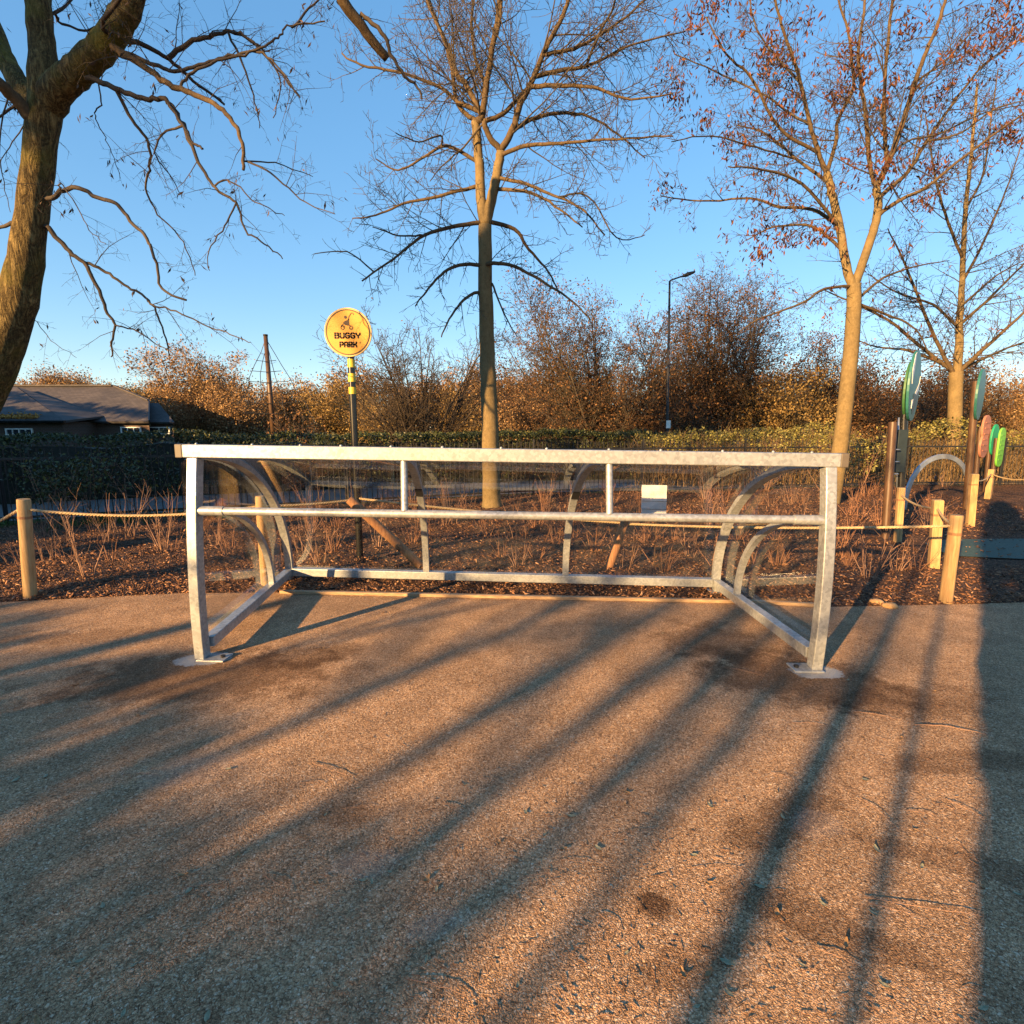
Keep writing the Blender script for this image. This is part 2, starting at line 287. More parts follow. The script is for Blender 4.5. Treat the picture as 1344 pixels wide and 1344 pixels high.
class MB:
    def __init__(s): s.v = []; s.f = []; s.mi = []
    def add(s, vs_, fs, mi=0):
        o = len(s.v); s.v += [tuple(q) for q in vs_]; s.f += [tuple(i + o for i in f) for f in fs]; s.mi += [mi] * len(fs); return s
    def box(s, c, size, rot=None, mi=0):
        hx, hy, hz = (q / 2 for q in size); vs_ = [Vector((x, y, z)) for x in (-hx, hx) for y in (-hy, hy) for z in (-hz, hz)]
        if rot is not None: vs_ = [rot @ q for q in vs_]
        vs_ = [q + Vector(c) for q in vs_]
        return s.add(vs_, [(0, 1, 3, 2), (4, 6, 7, 5), (0, 4, 5, 1), (2, 3, 7, 6), (0, 2, 6, 4), (1, 5, 7, 3)], mi)
    def sweep(s, pts, prof, up=Vector((0, 0, 1)), scales=None, cap=True, mi=0, closed=False):
        """prof: list of (a,b) offsets along (side, normal)"""
        pts = [Vector(p) for p in pts]; n = len(prof); rings = []
        for i, p in enumerate(pts):
            t = (pts[min(i + 1, len(pts) - 1)] - pts[max(i - 1, 0)]).normalized()
            sd = t.cross(up)
            if sd.length < 1e-4: sd = t.cross(Vector((1, 0, 0)))
            sd.normalize(); nn = sd.cross(t).normalized(); k = scales[i] if scales else 1.0
            rings.append([p + sd * a * k + nn * b * k for a, b in prof])
        vs_ = [q for r in rings for q in r]; fs = []
        for i in range(len(pts) - 1):
            for j in range(n):
                a = i * n + j; b_ = i * n + (j + 1) % n; fs.append((a, b_, b_ + n, a + n))
        if cap: fs += [tuple(range(n))[::-1], tuple(range((len(pts) - 1) * n, len(pts) * n))]
        return s.add(vs_, fs, mi)
    def tube(s, pts, r, n=8, cap=True, mi=0, up=Vector((0.013, 0.031, 1))):
        rs = r if isinstance(r, (list, tuple)) else [r] * len(pts)
        return s.sweep(pts, [(math.cos(2 * math.pi * k / n), math.sin(2 * math.pi * k / n)) for k in range(n)], up, list(rs), cap, mi)
    def ptube(s, pts, rs, n=8, mi=0):
        """parallel-transported tube, no twist: for branches"""
        pts = [Vector(p) for p in pts]; L = len(pts); t0 = (pts[1] - pts[0]).normalized(); a = t0.orthogonal().normalized(); vs_ = []
        for i, p in enumerate(pts):
            t = (pts[min(i + 1, L - 1)] - pts[max(i - 1, 0)]).normalized()
            a = (a - t * a.dot(t)); a = a.normalized() if a.length > 1e-5 else t.orthogonal().normalized(); b_ = t.cross(a)
            for k in range(n):
                q = 2 * math.pi * k / n; vs_.append(p + (a * math.cos(q) + b_ * math.sin(q)) * rs[i])
        fs = []
        for i in range(L - 1):
            for j in range(n):
                x = i * n + j; y = i * n + (j + 1) % n; fs.append((x, y, y + n, x + n))
        fs.append(tuple(range((L - 1) * n, L * n))); fs.append(tuple(range(n))[::-1])
        return s.add(vs_, fs, mi)
    def disc(s, c, r, depth, axis='y', n=40, mi=0, rx=None, outline=None):
        """prism of an outline in XZ, thickness along Y, front face at c.y - depth/2"""
        pts = outline or [(math.cos(2 * math.pi * k / n) * (rx or r), math.sin(2 * math.pi * k / n) * r) for k in range(n)]
        n = len(pts); c = Vector(c)
        vs_ = [c + Vector((x, -depth / 2, z)) for x, z in pts] + [c + Vector((x, depth / 2, z)) for x, z in pts]
        fs = [tuple(range(n)), tuple(range(n, 2 * n))[::-1]] + [(k, k + n, (k + 1) % n + n, (k + 1) % n) for k in range(n)]
        return s.add(vs_, fs, mi)
    def mesh(s, name):
        me = bpy.data.meshes.new(name); me.from_pydata(s.v, [], s.f); me.update()
        if any(s.mi): me.polygons.foreach_set('material_index', s.mi)
        bm = bmesh.new(); bm.from_mesh(me); bmesh.ops.recalc_face_normals(bm, faces=bm.faces); bm.to_mesh(me); bm.free()
        return me
    def build(s, name, mat, parent=None, smooth=False, bevel=0.0, auto=None):
        o = link(name, s.mesh(name), mat, parent, smooth)
        if auto and smooth:
            o.data.set_sharp_from_angle(angle=R(auto))
        if bevel:
            b = o.modifiers.new('bevel', 'BEVEL'); b.width = bevel; b.segments = 2; b.limit_method = 'ANGLE'
        return o

def segs_mesh(name, A, B, ra, rb, n=3):
    A = np.asarray(A, float); B = np.asarray(B, float); ra = np.asarray(ra, float); rb = np.asarray(rb, float)
    t = B - A; t /= np.maximum(np.linalg.norm(t, axis=1, keepdims=True), 1e-9)
    ref = np.where(np.abs(t[:, 2:3]) > 0.9, np.array([[1.0, 0, 0]]), np.array([[0, 0, 1.0]]))
    a = np.cross(t, ref); a /= np.linalg.norm(a, axis=1, keepdims=True); b = np.cross(t, a); m = len(A)
    V = np.empty((m, 2 * n, 3))
    for k in range(n):
        q = 2 * math.pi * k / n; o = a * math.cos(q) + b * math.sin(q)
        V[:, k] = A + o * ra[:, None]; V[:, n + k] = B + o * rb[:, None]
    base = np.arange(m)[:, None] * 2 * n
    F = np.concatenate([base + np.array([[k, (k + 1) % n, n + (k + 1) % n, n + k]]) for k in range(n)], axis=0)
    return V.reshape(-1, 3), F
def cards(C, ax, wd, L, W, kink=0.25):
    """leaf quads: centre C, long axis ax, width axis wd; folded along the mid line as two quads -> 6 verts"""
    C = np.asarray(C); m = len(C); L = L[:, None]; W = W[:, None]; nn = np.cross(ax, wd); nn /= np.maximum(np.linalg.norm(nn, axis=1, keepdims=True), 1e-9)
    V = np.empty((m, 4, 3)); V[:, 0] = C - ax * L / 2; V[:, 1] = C + wd * W / 2 + nn * L * kink * .3; V[:, 2] = C + ax * L / 2; V[:, 3] = C - wd * W / 2 + nn * L * kink * .3
    F = np.arange(m)[:, None] * 4 + np.array([[0, 1, 2, 3]])
    return V.reshape(-1, 3), F
def rand_dirs(m, rs=nrs, zs=1.0):
    d = rs.normal(size=(m, 3)); d[:, 2] *= zs; return d / np.linalg.norm(d, axis=1, keepdims=True)
def leaf_mesh(name, C, Lr, asp, rs=nrs, hang=0.0):
    m = len(C); ax = rand_dirs(m, rs); ax[:, 2] -= hang; ax /= np.linalg.norm(ax, axis=1, keepdims=True)
    wd = np.cross(ax, rand_dirs(m, rs)); wd /= np.maximum(np.linalg.norm(wd, axis=1, keepdims=True), 1e-9)
    L = rs.uniform(Lr[0], Lr[1], m)
    return cards(C, ax, wd, L, L * asp)
def sheet(name, poly, z, mat, kind='structure'):
    me = bpy.data.meshes.new(name); me.from_pydata([(x, y, z) for x, y in poly], [], [tuple(range(len(poly)))]); me.update()
    return tag(link(name, me, mat), kind=kind)

# ------------------------------------------------------------------ tree growth
class Grow:
    def __init__(s, seed, dens=(3.5, 6, 8, 9), ratio=(0.5, 0.45, 0.5), wander=0.16, trop=(0.02, 0.03, 0.02, 0.0), ang=(35, 70), maxl=3, rmin=0.0022, minL=0.07, tipdroop=0.0, thick=0.014, cap=0.007):
        s.r = random.Random(seed); s.dens = dens; s.ratio = ratio; s.wander = wander; s.trop = trop; s.ang = ang; s.maxl = maxl; s.rmin = rmin; s.minL = minL; s.td = tipdroop; s.thick = thick; s.cap = cap
        s.tubes = []; s.A = []; s.B = []; s.ra = []; s.rb = []; s.tips = []; s.trunk = []; s.gl = []; s.limbmat = None
    def rdir(s):
        g = s.r.gauss; return Vector((g(0, 1), g(0, 1), g(0, 1)))
    def emit(s, pts, rs):
        if rs[0] > s.thick: s.tubes.append((pts, rs))
        else:
            for i in range(len(pts) - 1): s.A.append(pts[i][:]); s.B.append(pts[i + 1][:]); s.ra.append(rs[i]); s.rb.append(rs[i + 1])
    def side(s, d, a0, a1):
        o = d.cross(s.rdir()).normalized(); a = R(s.r.uniform(a0, a1)); return (d * math.cos(a) + o * math.sin(a)).normalized()
    def spawn(s, pts, rs, L, lvl, f0=0.15, dens=None):
        if lvl > s.maxl: return
        dn = (dens or s.dens[min(lvl - 1, len(s.dens) - 1)]); n = len(pts) - 1
        for i in range(n):
            if (i + 1) / n < f0: continue
            a, b = pts[i], pts[i + 1]; sl = (b - a).length; k = sl * dn; k = int(k) + (1 if s.r.random() < k - int(k) else 0)
            for _ in range(k):
                t = s.r.random(); f = (i + t) / n; p = a.lerp(b, t); rr = rs[i] + (rs[i + 1] - rs[i]) * t
                d = s.side((b - a).normalized(), *s.ang)
                cl = L * s.ratio[min(lvl - 1, len(s.ratio) - 1)] * s.r.uniform(0.45, 1.15) * (1.1 - 0.6 * f)
                if cl < s.minL: cl = s.minL * s.r.uniform(1, 1.6)
                s.grow(p, d, cl, min(max(rr * s.r.uniform(0.35, 0.6), s.rmin), s.cap * cl + s.rmin), lvl)
    def grow(s, p, d, L, r, lvl, f0=0.15):
        n = max(3, min(9, int(L / 0.11))); st = L / n; pts = [p.copy()]; rs = [r]; tr = s.trop[min(lvl, len(s.trop) - 1)]
        for i in range(n):
            d = (d + s.rdir() * s.wander * (0.5 + 0.5 * lvl / 3) * (0.6 if n > 6 else 1) + Vector((0, 0, tr - s.td * i / n))).normalized()
            p = p + d * st; pts.append(p.copy()); rs.append(max(r * (1 - 0.8 * (i + 1) / n), s.rmin * 0.6))
        s.emit(pts, rs)
        if lvl >= s.maxl or L < s.minL * 1.5: s.tips.append((pts[-1].copy(), d.copy()))
        else: s.spawn(pts, rs, L, lvl + 1, f0); s.tips.append((pts[-1].copy(), d.copy()))
    def guided(s, px, Y0, w0, w1, dy=None, L1=1.0, dens=None, lvl=1, f0=0.1, trunk=False, amp=0.005, sub=5):
        """limb through pixel knots; Y drifts by dy metres along it so that the crown has depth"""
        dy = s.r.uniform(-1.3, 1.3) if dy is None else dy; K = len(px); q = []
        ex = []
        if not trunk or s.trunk:
            for pp, rr in s.trunk + s.gl:
                for p_, r_ in zip(pp, rr):
                    if p_.y > .5: ex.append((p_, r_))
        if ex:
            def pj(p_):
                d = p_ - Vector((0, 0, EYE)); zc = d.y * math.cos(PITCH) - d.z * math.sin(PITCH); return 672 + FPX * d.x / zc, 672 - FPX * (d.y * math.sin(PITCH) + d.z * math.cos(PITCH)) / zc
            best = min(ex, key=lambda e: (pj(e[0])[0] - px[0][0]) ** 2 + (pj(e[0])[1] - px[0][1]) ** 2); bu, bv = pj(best[0])
            if math.hypot(bu - px[0][0], bv - px[0][1]) < 60:
                Y0 = best[0].y; q.append(best[0].copy())
                if math.hypot(bu - px[0][0], bv - px[0][1]) < 9: px = px[1:]
        for i, (u, v) in enumerate(px): q.append(P(u, v, Y0 + dy * (i + 1) / max(1, len(px))))
        K = len(q)
        pts = []
        for i in range(K - 1):
            a = q[max(i - 1, 0)]; b = q[i]; c = q[i + 1]; e = q[min(i + 2, K - 1)]
            for j in range(sub):
                t = j / sub; pts.append(0.5 * ((2 * b) + (c - a) * t + (2 * a - 5 * b + 4 * c - e) * t * t + (3 * b - a - 3 * c + e) * t ** 3))
        pts.append(q[-1]); n = len(pts) - 1; sc_ = Y0 / FPX / 2 * 1.0
        sc_ *= 1.02
        pts = [p + s.rdir() * amp * (0 if i == 0 else 1) for i, p in enumerate(pts)]
        rs = [max(s.rmin, (w0 + (w1 - w0) * i / n) * sc_ * math.cos(math.atan2(abs(pts[i].x), pts[i].y))) for i in range(n + 1)]
        (s.trunk if trunk else s.tubes).append((pts, rs))
        if not trunk: s.gl.append((pts, rs))
        if L1: s.spawn(pts, rs, L1 / s.ratio[0], lvl, f0, dens)
        return q[0], q[-1]
    def build(s, root, bark, twig, leafmat=None, leaf=None, ns=10):
        m = MB()
        for pts, rs in s.trunk: m.ptube(pts, rs, ns + 4)
        if m.v: m.build('trunk', bark, root, True)
        for pts, rs in s.tubes:
            if rs[0] > 0.03: m = MB(); m.ptube(pts, rs, ns); m.build('limb', s.limbmat or bark, root, True)
        m2 = MB()
        for pts, rs in s.tubes:
            if rs[0] <= 0.03: m2.ptube(pts, rs, 5)
        V = np.zeros((0, 3)); 
        me2 = None
        V, F = segs_mesh('crown', s.A, s.B, s.ra, s.rb)
        if m2.v:
            q = np.array([f for f in m2.f if len(f) == 4], dtype=int) + len(V); V = np.concatenate([V, np.array(m2.v)]); F = np.concatenate([F, q])
        link('crown', np_mesh('crown', V, F), twig, root, True)
        if leafmat is not None and len(leaf[0]):
            V, F = leaf_mesh('leaves', *leaf); link('leaves', np_mesh('leaves', V, F), leafmat, root)
def tip_leaves(g, frac, k, spread, seed=1):
    r = np.random.RandomState(seed); T = np.array([t[0][:] for t in g.tips]); T = T[r.rand(len(T)) < frac]
    C = np.repeat(T, k, axis=0); return C + r.normal(size=C.shape) * spread
def rel(root, g):
    """move a tree's geometry so that its root Empty sits at the foot"""
    o = root.location
    g.A = [tuple(np.array(a) - o) for a in g.A]; g.B = [tuple(np.array(a) - o) for a in g.B]
    g.trunk = [([p - o for p in pts], rs) for pts, rs in g.trunk]; g.tubes = [([p - o for p in pts], rs) for pts, rs in g.tubes]; g.tips = [(p - o, d) for p, d in g.tips]

# ================================================================== SETTING
sheet('ground', [(-700, -200), (700, -200), (700, 900), (-700, 900)], -0.012, M['grass'])
edge = [(-30, 4.3), (-9, 4.45), (-4.7, 4.73), (-3.2, 5.0), (-2.3, 5.02), (0, 4.86), (2.2, 4.72), (2.9, 4.60), (4.2, 4.68), (6, 4.85), (30, 6.0)]
def edge_y(x):
    for (a, b), (c, d) in zip(edge, edge[1:]):
        if a <= x <= c: return b + (d - b) * (x - a) / (c - a)
    return edge[-1][1]
sheet('path', [(-30, -25), (30, -25)] + edge[::-1], 0.0, M['path'])
rail_line = [(-26, -0.5), (-16, 4.6), (-8.3, 8.6), (0.5, 12.4), (10.5, 14.2), (30, 15.2)]
def rail_y(x):
    for (a, b), (c, d) in zip(rail_line, rail_line[1:]):
        if a <= x <= c: return b + (d - b) * (x - a) / (c - a)
    return 5
# mulch bed, a lumpy sheet
def bed_z(x, y):
    e = min(1, max(0, (y - edge_y(x)) / 0.5)); flat = min(1, max(0, (4.9 - x) / 0.8)) if y < 9.2 else 1
    flat = max(flat, 0.0)
    return -0.006 + e * flat * (0.035 + 0.035 * noise.fractal(Vector((x * 1.3, y * 1.3, 0)), 1.0, 2.0, 4) + 0.02 * noise.noise(Vector((x * 6, y * 6, 3)))) + 0.003 * (1 - flat)
V = []; F = []; nx, ny = 300, 90; xs = [-14 + 28 * i / nx for i in range(nx + 1)]
for i, x in enumerate(xs):
    y0 = edge_y(x); y1 = max(rail_y(x) + 0.15, y0 + .2)
    for j in range(ny + 1):
        y = y0 + (y1 - y0) * (j / ny) ** 1.3; V.append((x, y, bed_z(x, y)))
for i in range(nx):
    for j in range(ny): a = i * (ny + 1) + j; F.append((a, a + ny + 1, a + ny + 2, a + 1))
tag(link('mulch_bed', np_mesh('mulch_bed', np.array(V), np.array(F)), M['mulch'], None, True), kind='structure')
# green safety surface
gs = [(5.55, 6.45), (6.5, 6.25), (9.5, 6.1), (12, 6.3), (12, 7.5), (9, 7.35), (7.2, 7.5), (6.2, 7.45), (5.7, 7.2), (5.5, 6.8)]
sheet('play_surface', gs, 0.012, M['rubber'])
fp = [(x, rail_y(x) + 0.55) for x in (-26, -16, -8.3, .5, 10.5, 30)]; fp2 = [(x - .4, rail_y(x) + 3.3) for x in (-26, -16, -8.3, .5, 10.5, 30)]
sheet('far_path', fp + fp2[::-1], 0.004, M['tarmac'])
# timber edging between path and bed
m = MB(); pr = [(-.022, 0), (.022, 0), (.022, .03), (-.022, .03)]
m.sweep([(x, edge_y(x) - .02, 0.001) for x in (-2.25, -1.2, 0, 1.1, 2.2, 2.75)], pr)
tag(m.build('path_edging', M['edging'], None, bevel=.004), kind='structure')

# chips scattered over the bed
r_ = np.random.RandomState(3); C = []; sz = []
while len(C) < 42000:
    x = r_.uniform(-9.5, 10); y0 = edge_y(x); y1 = rail_y(x); y = y0 + (y1 - y0) * r_.rand() ** 1.6
    if y1 <= y0: continue
    if x > 5.4 and 6.0 < y < 7.6 and r_.rand() < .85: continue
    C.append((x, y, max(bed_z(x, y), .013 if x > 5.4 else -1) + r_.uniform(.002, .028))); sz.append(.012 + .04 * r_.rand() ** 2)
C = np.array(C); sz = np.array(sz); mm = len(C); ax = rand_dirs(mm, r_, .35); wd = np.cross(ax, rand_dirs(mm, r_, .4) + np.array([[0, 0, 2.2]])); wd /= np.linalg.norm(wd, axis=1, keepdims=True); nn = np.cross(ax, wd)
L = sz[:, None] / 2; W = L * r_.uniform(.15, .5, (mm, 1)); T = r_.uniform(.0015, .004, (mm, 1)); V = np.empty((mm, 8, 3)); k = 0
for a in (-1, 1):
    for b in (-1, 1):
        for c in (-1, 1): V[:, k] = C + a * ax * L + b * wd * W + c * nn * T; k += 1
F = np.concatenate([np.arange(mm)[:, None] * 8 + np.array([q]) for q in ((0, 1, 3, 2), (4, 6, 7, 5), (0, 4, 5, 1), (2, 3, 7, 6), (0, 2, 6, 4), (1, 5, 7, 3))])
tag(link('wood_chips', np_mesh('wood_chips', V.reshape(-1, 3), F), M['chips']), 'loose brown wood chips and bark scattered over the planting bed', 'wood chips', kind='stuff')
# grass at the far left of the bed
C = []; 
for k in range(5200):
    x = r_.uniform(-11, -4.2); y = rail_y(x) - abs(r_.normal()) * .45 - .05
    if noise.noise(Vector((x * 1.1, y * 1.1, 9))) > -0.05 and y > edge_y(x) + 1.2: C.append((x, y, bed_z(x, y)))
C = np.array(C); D = rand_dirs(len(C), r_, .3); D[:, 2] = np.abs(D[:, 2]) + 1.6; D /= np.linalg.norm(D, axis=1, keepdims=True); hh = r_.uniform(.05, .16, len(C))
V, F = segs_mesh('g', C, C + D * hh[:, None], np.full(len(C), .004), np.full(len(C), .0006))
tag(link('grass_tufts', np_mesh('grass_tufts', V, F), M['blade']), 'green grass tufts along the foot of the black railing at left', 'grass', kind='stuff')

# ================================================================== SHELTER
ZR = lambda a: 1 - 0.035 * a
def S(a, b, z):
    """a 0..1 left to right, b 0..1 front to back"""
    p = (FL.lerp(FR, a)).lerp(RL.lerp(RR, a), b); return Vector((p.x, p.y, z * ZR(a)))
AXA = (FR - FL).normalized(); AXB = (RL.lerp(RR, .5) - FL.lerp(FR, .5)).normalized(); AX90 = Vector((-AXA.y, AXA.x, 0))
sh = empty('buggy_shelter', S(.5, .5, 0), 'low galvanised steel frame shelter with curved clear panels on the gravel path', 'shelter')
def shp(mb, name, mat, smooth=False, bevel=0.0, parent=None, auto=None):
    o = mb.build(name, mat, parent or sh, smooth, bevel, auto)
    if parent is None: o.matrix_parent_inverse = Matrix.Translation(-sh.location)
    return o
def rectprof(w_, h_): return [(-w_ / 2, -h_ / 2), (w_ / 2, -h_ / 2), (w_ / 2, h_ / 2), (-w_ / 2, h_ / 2)]
DEP = (RL - FL).length
def lean(z): f = z / 1.4; return (-0.035 * 4 * f * (1 - f) + 0.06 * f * f) / DEP
TOPB = lean(1.4)
zt = 1.44
m = MB(); m.sweep([S(-.006, TOPB, zt), S(1.010, TOPB, zt)], rectprof(.07, .086)); shp(m, 'top_rail', M['galv'], bevel=.006)
for a0, a1 in ((-.0175, -.0055), (1.0095, 1.0215)):
    m = MB(); m.sweep([S(a0, TOPB, zt), S(a1, TOPB, zt)], rectprof(.074, .09)); shp(m, 'end_cap', M['cap'], bevel=.006)
for k in range(13):
    a = .02 + .96 * (k + rng.uniform(-.2, .2)) / 12; p = S(a, TOPB, zt) + Vector((0, rng.uniform(-.01, .01), .042)); m = MB()
    m.tube([p, p + Vector((0, 0, .006)), p + Vector((0, 0, .011)), p + Vector((0, 0, .014))], [.010, .0095, .006, .001], 10); shp(m, 'bolt', M['galv'], True)
for a, sg in ((.004, 1), (.996, -1)):
    m = MB(); pts = [S(a + (.006 * (z / .7 - 1) if sg > 0 else 0), lean(z), z) for z in [0.012 + (1.39 - .012) * k / 10 for k in range(11)]]
    m.sweep(pts, rectprof(.07, .08), up=AX90); shp(m, 'front_post', M['galv'], True, .006, auto=35)
    c = S(a, 0, .006) + AXA * sg * .06; m = MB(); m.box(c, (.19, .13, .012), Matrix.Rotation(math.atan2(AXA.y, AXA.x), 3, 'Z'))
    bp = shp(m, 'base_plate', M['galv'], bevel=.002)
    m = MB(); p = S(a, 0, .012) + AXA * sg * .12; m.tube([p, p + Vector((0, 0, .014))], .016, 6); b = m.build('bolt', M['darkmetal'], bp)
    for z in (.62, 1.22):
        m = MB(); p = S(a + (.006 * (z / .7 - 1) if sg > 0 else 0), lean(z), z) - AXA * sg * .034; m.tube([p, p - AXA * sg * .009, p - AXA * sg * .014], [.011, .010, .003], 8); shp(m, 'bolt', M['galv'], True)
    # base rail from front to back
    m = MB(); m.sweep([S(a, .028, .10), S(a, .985, .10)], rectprof(.075, .075)); shp(m, 'side_rail', M['galv'], bevel=.005)
m = MB(); m.sweep([S(.012, 1, .10), S(.988, 1, .10)], rectprof(.08, .08)); shp(m, 'rear_rail', M['galv'], bevel=.006)
for a in (.0, 1.0):
    m = MB(); m.box(S(a, 1.0, .006), (.16, .14, .012)); m.box(S(a, 1.0, .038), (.075, .075, .052)); shp(m, 'rear_foot', M['galv'], bevel=.003)
# curve of the shelter's back, from the top rail to the rear rail
B0 = TOPB + .03
def arc(a, th, zb=.135, ztop=1.40, off=0.0):
    b = B0 + (1.0 - B0) * math.sin(th); z = zb + (ztop - zb) * math.cos(th)
    p = S(a, b, z)
    if off: nrm = (AXB * math.sin(th) * (ztop - zb) + Vector((0, 0, 1)) * math.cos(th) * DEP).normalized(); p = p + nrm * off
    return p
TH = [math.pi / 2 * k / 24 for k in range(25)]
for a, w_ in ((.004, .075), (1 / 3 + .005, .06), (2 / 3 - .005, .06), (.996, .075)):
    m = MB(); m.sweep([arc(a, t) for t in TH], rectprof(w_, .045), up=AXA); rb = [(-y, x) for x, y in rectprof(w_, .045)]
    m = MB(); m.sweep([arc(a, t) for t in TH], rb, up=AXA); shp(m, 'curved_rib', M['galv'], True, auto=35)
    if .1 < a < .9:
        m = MB(); m.sweep([arc(a, t, off=-.0255) for t in (.72, .75, .78, .81)], [(-y, x) for x, y in rectprof(w_ + .006, .006)], up=AXA); shp(m, 'clamp', M['darkmetal'])
# inner arches, half the size
for a in (.004, .996):
    m = MB(); pts = []
    for k in range(19):
        t = math.pi / 2 * k / 18; pts.append(S(a, .03 + .69 * math.sin(t), .137 + .875 * math.cos(t)))
    m.sweep(pts, [(-y, x) for x, y in rectprof(.05, .04)], up=AXA); shp(m, 'inner_arch', M['galv'], True, auto=35)
MZ = 1.045; mb_ = lean(MZ)
m = MB(); m.tube([S(.012 + .976 * k / 8, mb_, MZ) for k in range(9)], .027, 14); shp(m, 'mid_rail', M['galv'], True, auto=50)
for a0, a1 in ((.0125, .055), (.945, .9875)):
    m = MB(); m.tube([S(a0, mb_, MZ), S(a1, mb_, MZ)], .032, 14); shp(m, 'sleeve', M['galv'], True, auto=50)
for a in (.345, .665):
    m = MB(); m.tube([S(a, mb_, MZ + .02), S(a, TOPB, 1.398)], .023, 14); shp(m, 'upright', M['galv'], True, auto=50)
# clear panels: three sheets over the back, one flat sheet in each end
def solid_sheet(grid, t, nfun):
    m = MB(); nu = len(grid); nv = len(grid[0]); vs_ = [q for r in grid for q in r] + [q + nfun(i, j) * t for i, r in enumerate(grid) for j, q in enumerate(r)]
    o = nu * nv; fs = []
    for i in range(nu - 1):
        for j in range(nv - 1):
            a = i * nv + j; f = (a, a + nv, a + nv + 1, a + 1); fs += [f, tuple(x + o for x in f[::-1])]
    rim = [i * nv for i in range(nu)] + [(nu - 1) * nv + j for j in range(1, nv)] + [i * nv + nv - 1 for i in range(nu - 2, -1, -1)] + [j for j in range(nv - 2, 0, -1)]
    for x, y in zip(rim, rim[1:] + rim[:1]): fs.append((x, y, y + o, x + o))
    return m.add(vs_, fs)
TH2 = [math.pi / 2 * k / 36 for k in range(37)]
for a0, a1 in ((.0, .3345), (.3365, .6635), (.6655, 1.0)):
    grid = [[arc(a, t, off=.026) for t in TH2] for a in (a0, a1)]
    m = solid_sheet(grid, .004, lambda i, j: (AXB * math.sin(TH2[j]) + Vector((0, 0, 1)) * math.cos(TH2[j]))); shp(m, 'curved_panel', M['clear'], True, auto=30)
for a, sg in ((-.0095, -1), (1.0095, 1)):
    ol = [S(a, .03, .12), S(a, .99, .12)] + [S(a, B0 + (1 - B0) * math.sin(t) - .005, .135 + 1.255 * math.cos(t)) for t in TH2[::-2]] + [S(a, lean(1.2), 1.36), S(a, lean(.8), .8)]
    m = MB(); n_ = len(ol); off = AXA * sg * .004
    m.add(ol + [q + off for q in ol], [tuple(range(n_)), tuple(range(n_, 2 * n_))[::-1]] + [(k, (k + 1) % n_, (k + 1) % n_ + n_, k + n_) for k in range(n_)]); shp(m, 'end_panel', M['clear'])
# white card on a thin stake just behind the back panel
YC = 5.72; cb = P(859, 745, YC); ct = empty('notice_card', (cb.x, cb.y, 0), 'plain white creased card upright on a thin stake behind the right clear panel', 'notice')
m = MB(); K1, K2 = 8, 10; grid = []
for i in range(K1 + 1):
    row = []
    for j in range(K2 + 1):
        q = P(842.5 + 33 * i / K1 - 1.2 * j / K2, 636.5 + 41.5 * j / K2 + (3.0 * math.sin(i * 1.1 + 1) if j == K2 else 0) + .05 * i, YC) - ct.location; q.y += .006 * math.sin(j * 1.4 + i * .5) + .004 * math.sin(i * 1.9); row.append(q)
    grid.append(row)
m = solid_sheet(grid, .003, lambda i, j: Vector((0, 1, 0))); m.build('sheet', M['paper'], ct, True, auto=40)
for v in (657.5, 668.0):
    m = MB(); m.tube([P(841.6, v, YC - .012) - ct.location, P(875.6, v + .8, YC - .012) - ct.location], .0022, 5); m.build('tie_wire', M['darkmetal'], ct)
m = MB(); m.tube([Vector((0, .02, -.05)), Vector((.004, .02, P(859, 645, YC).z))], .005, 6); m.build('stake', M['brownpost'], ct)

# ================================================================== BUGGY PARK SIGN
sb = G(472, 737); sg_top = P(458, 437, sb.y)
sgn = empty('round_sign', (sb.x, sb.y, 0), 'round yellow BUGGY PARK sign on a tall black pole with yellow bands', 'sign')
topz = sg_top.z; tx = sg_top.x - sb.x; sx = lambda z: tx * z / topz
RAD = 31.0 / FPX * (sb.y * math.cos(PITCH) + (topz - EYE) * -math.sin(PITCH))
def ptpole(z): return Vector((sx(z), 0.03, z))
z470 = topz - RAD * .8
m = MB(); m.tube([ptpole(0), ptpole(z470)], .040, 16); m.build('pole', M['black'], sgn, True, auto=50)
bz = [(P(460, a, sb.y).z, P(460, b, sb.y).z) for a, b in ((482, 471), (501, 490), (517, 508))]
for z0, z1 in bz:
    m = MB(); m.tube([ptpole(z0), ptpole(z1)], .0415, 16); m.build('band', M['bandyellow'], sgn, True, auto=50)
c0 = Vector((tx, -.03, topz))
m = MB(); m.disc(c0, RAD, .02, n=64); disc = m.build('disc', M['cream'], sgn, bevel=.004)
m = MB(); m.disc(c0 + Vector((0, -.0115, 0)), RAD * .93, .004, n=64); m.build('face', M['yellow'], disc)
def ringmb(m, c, r0, r1, d, n=48, a0=0, a1=2 * math.pi):
    vs_ = []; full = abs(a1 - a0 - 2 * math.pi) < 1e-4; K = n if full else n + 1
    for k in range(K):
        q = a0 + (a1 - a0) * k / n; cs, sn = math.cos(q), math.sin(q)
        vs_ += [c + Vector((r0 * cs, -d / 2, r0 * sn)), c + Vector((r1 * cs, -d / 2, r1 * sn)), c + Vector((r1 * cs, d / 2, r1 * sn)), c + Vector((r0 * cs, d / 2, r0 * sn))]
    fs = []
    for k in range(n):
        a = 4 * k; b = 4 * ((k + 1) % K)
        for j in range(4): fs.append((a + j, a + (j + 1) % 4, b + (j + 1) % 4, b + j))
    m.add(vs_, fs)
cf = c0 + Vector((0, -.0145, 0))
m = MB(); ringmb(m, cf, RAD * .885, RAD * .925, .003, 64); m.build('ring_line', M['brown'], disc)
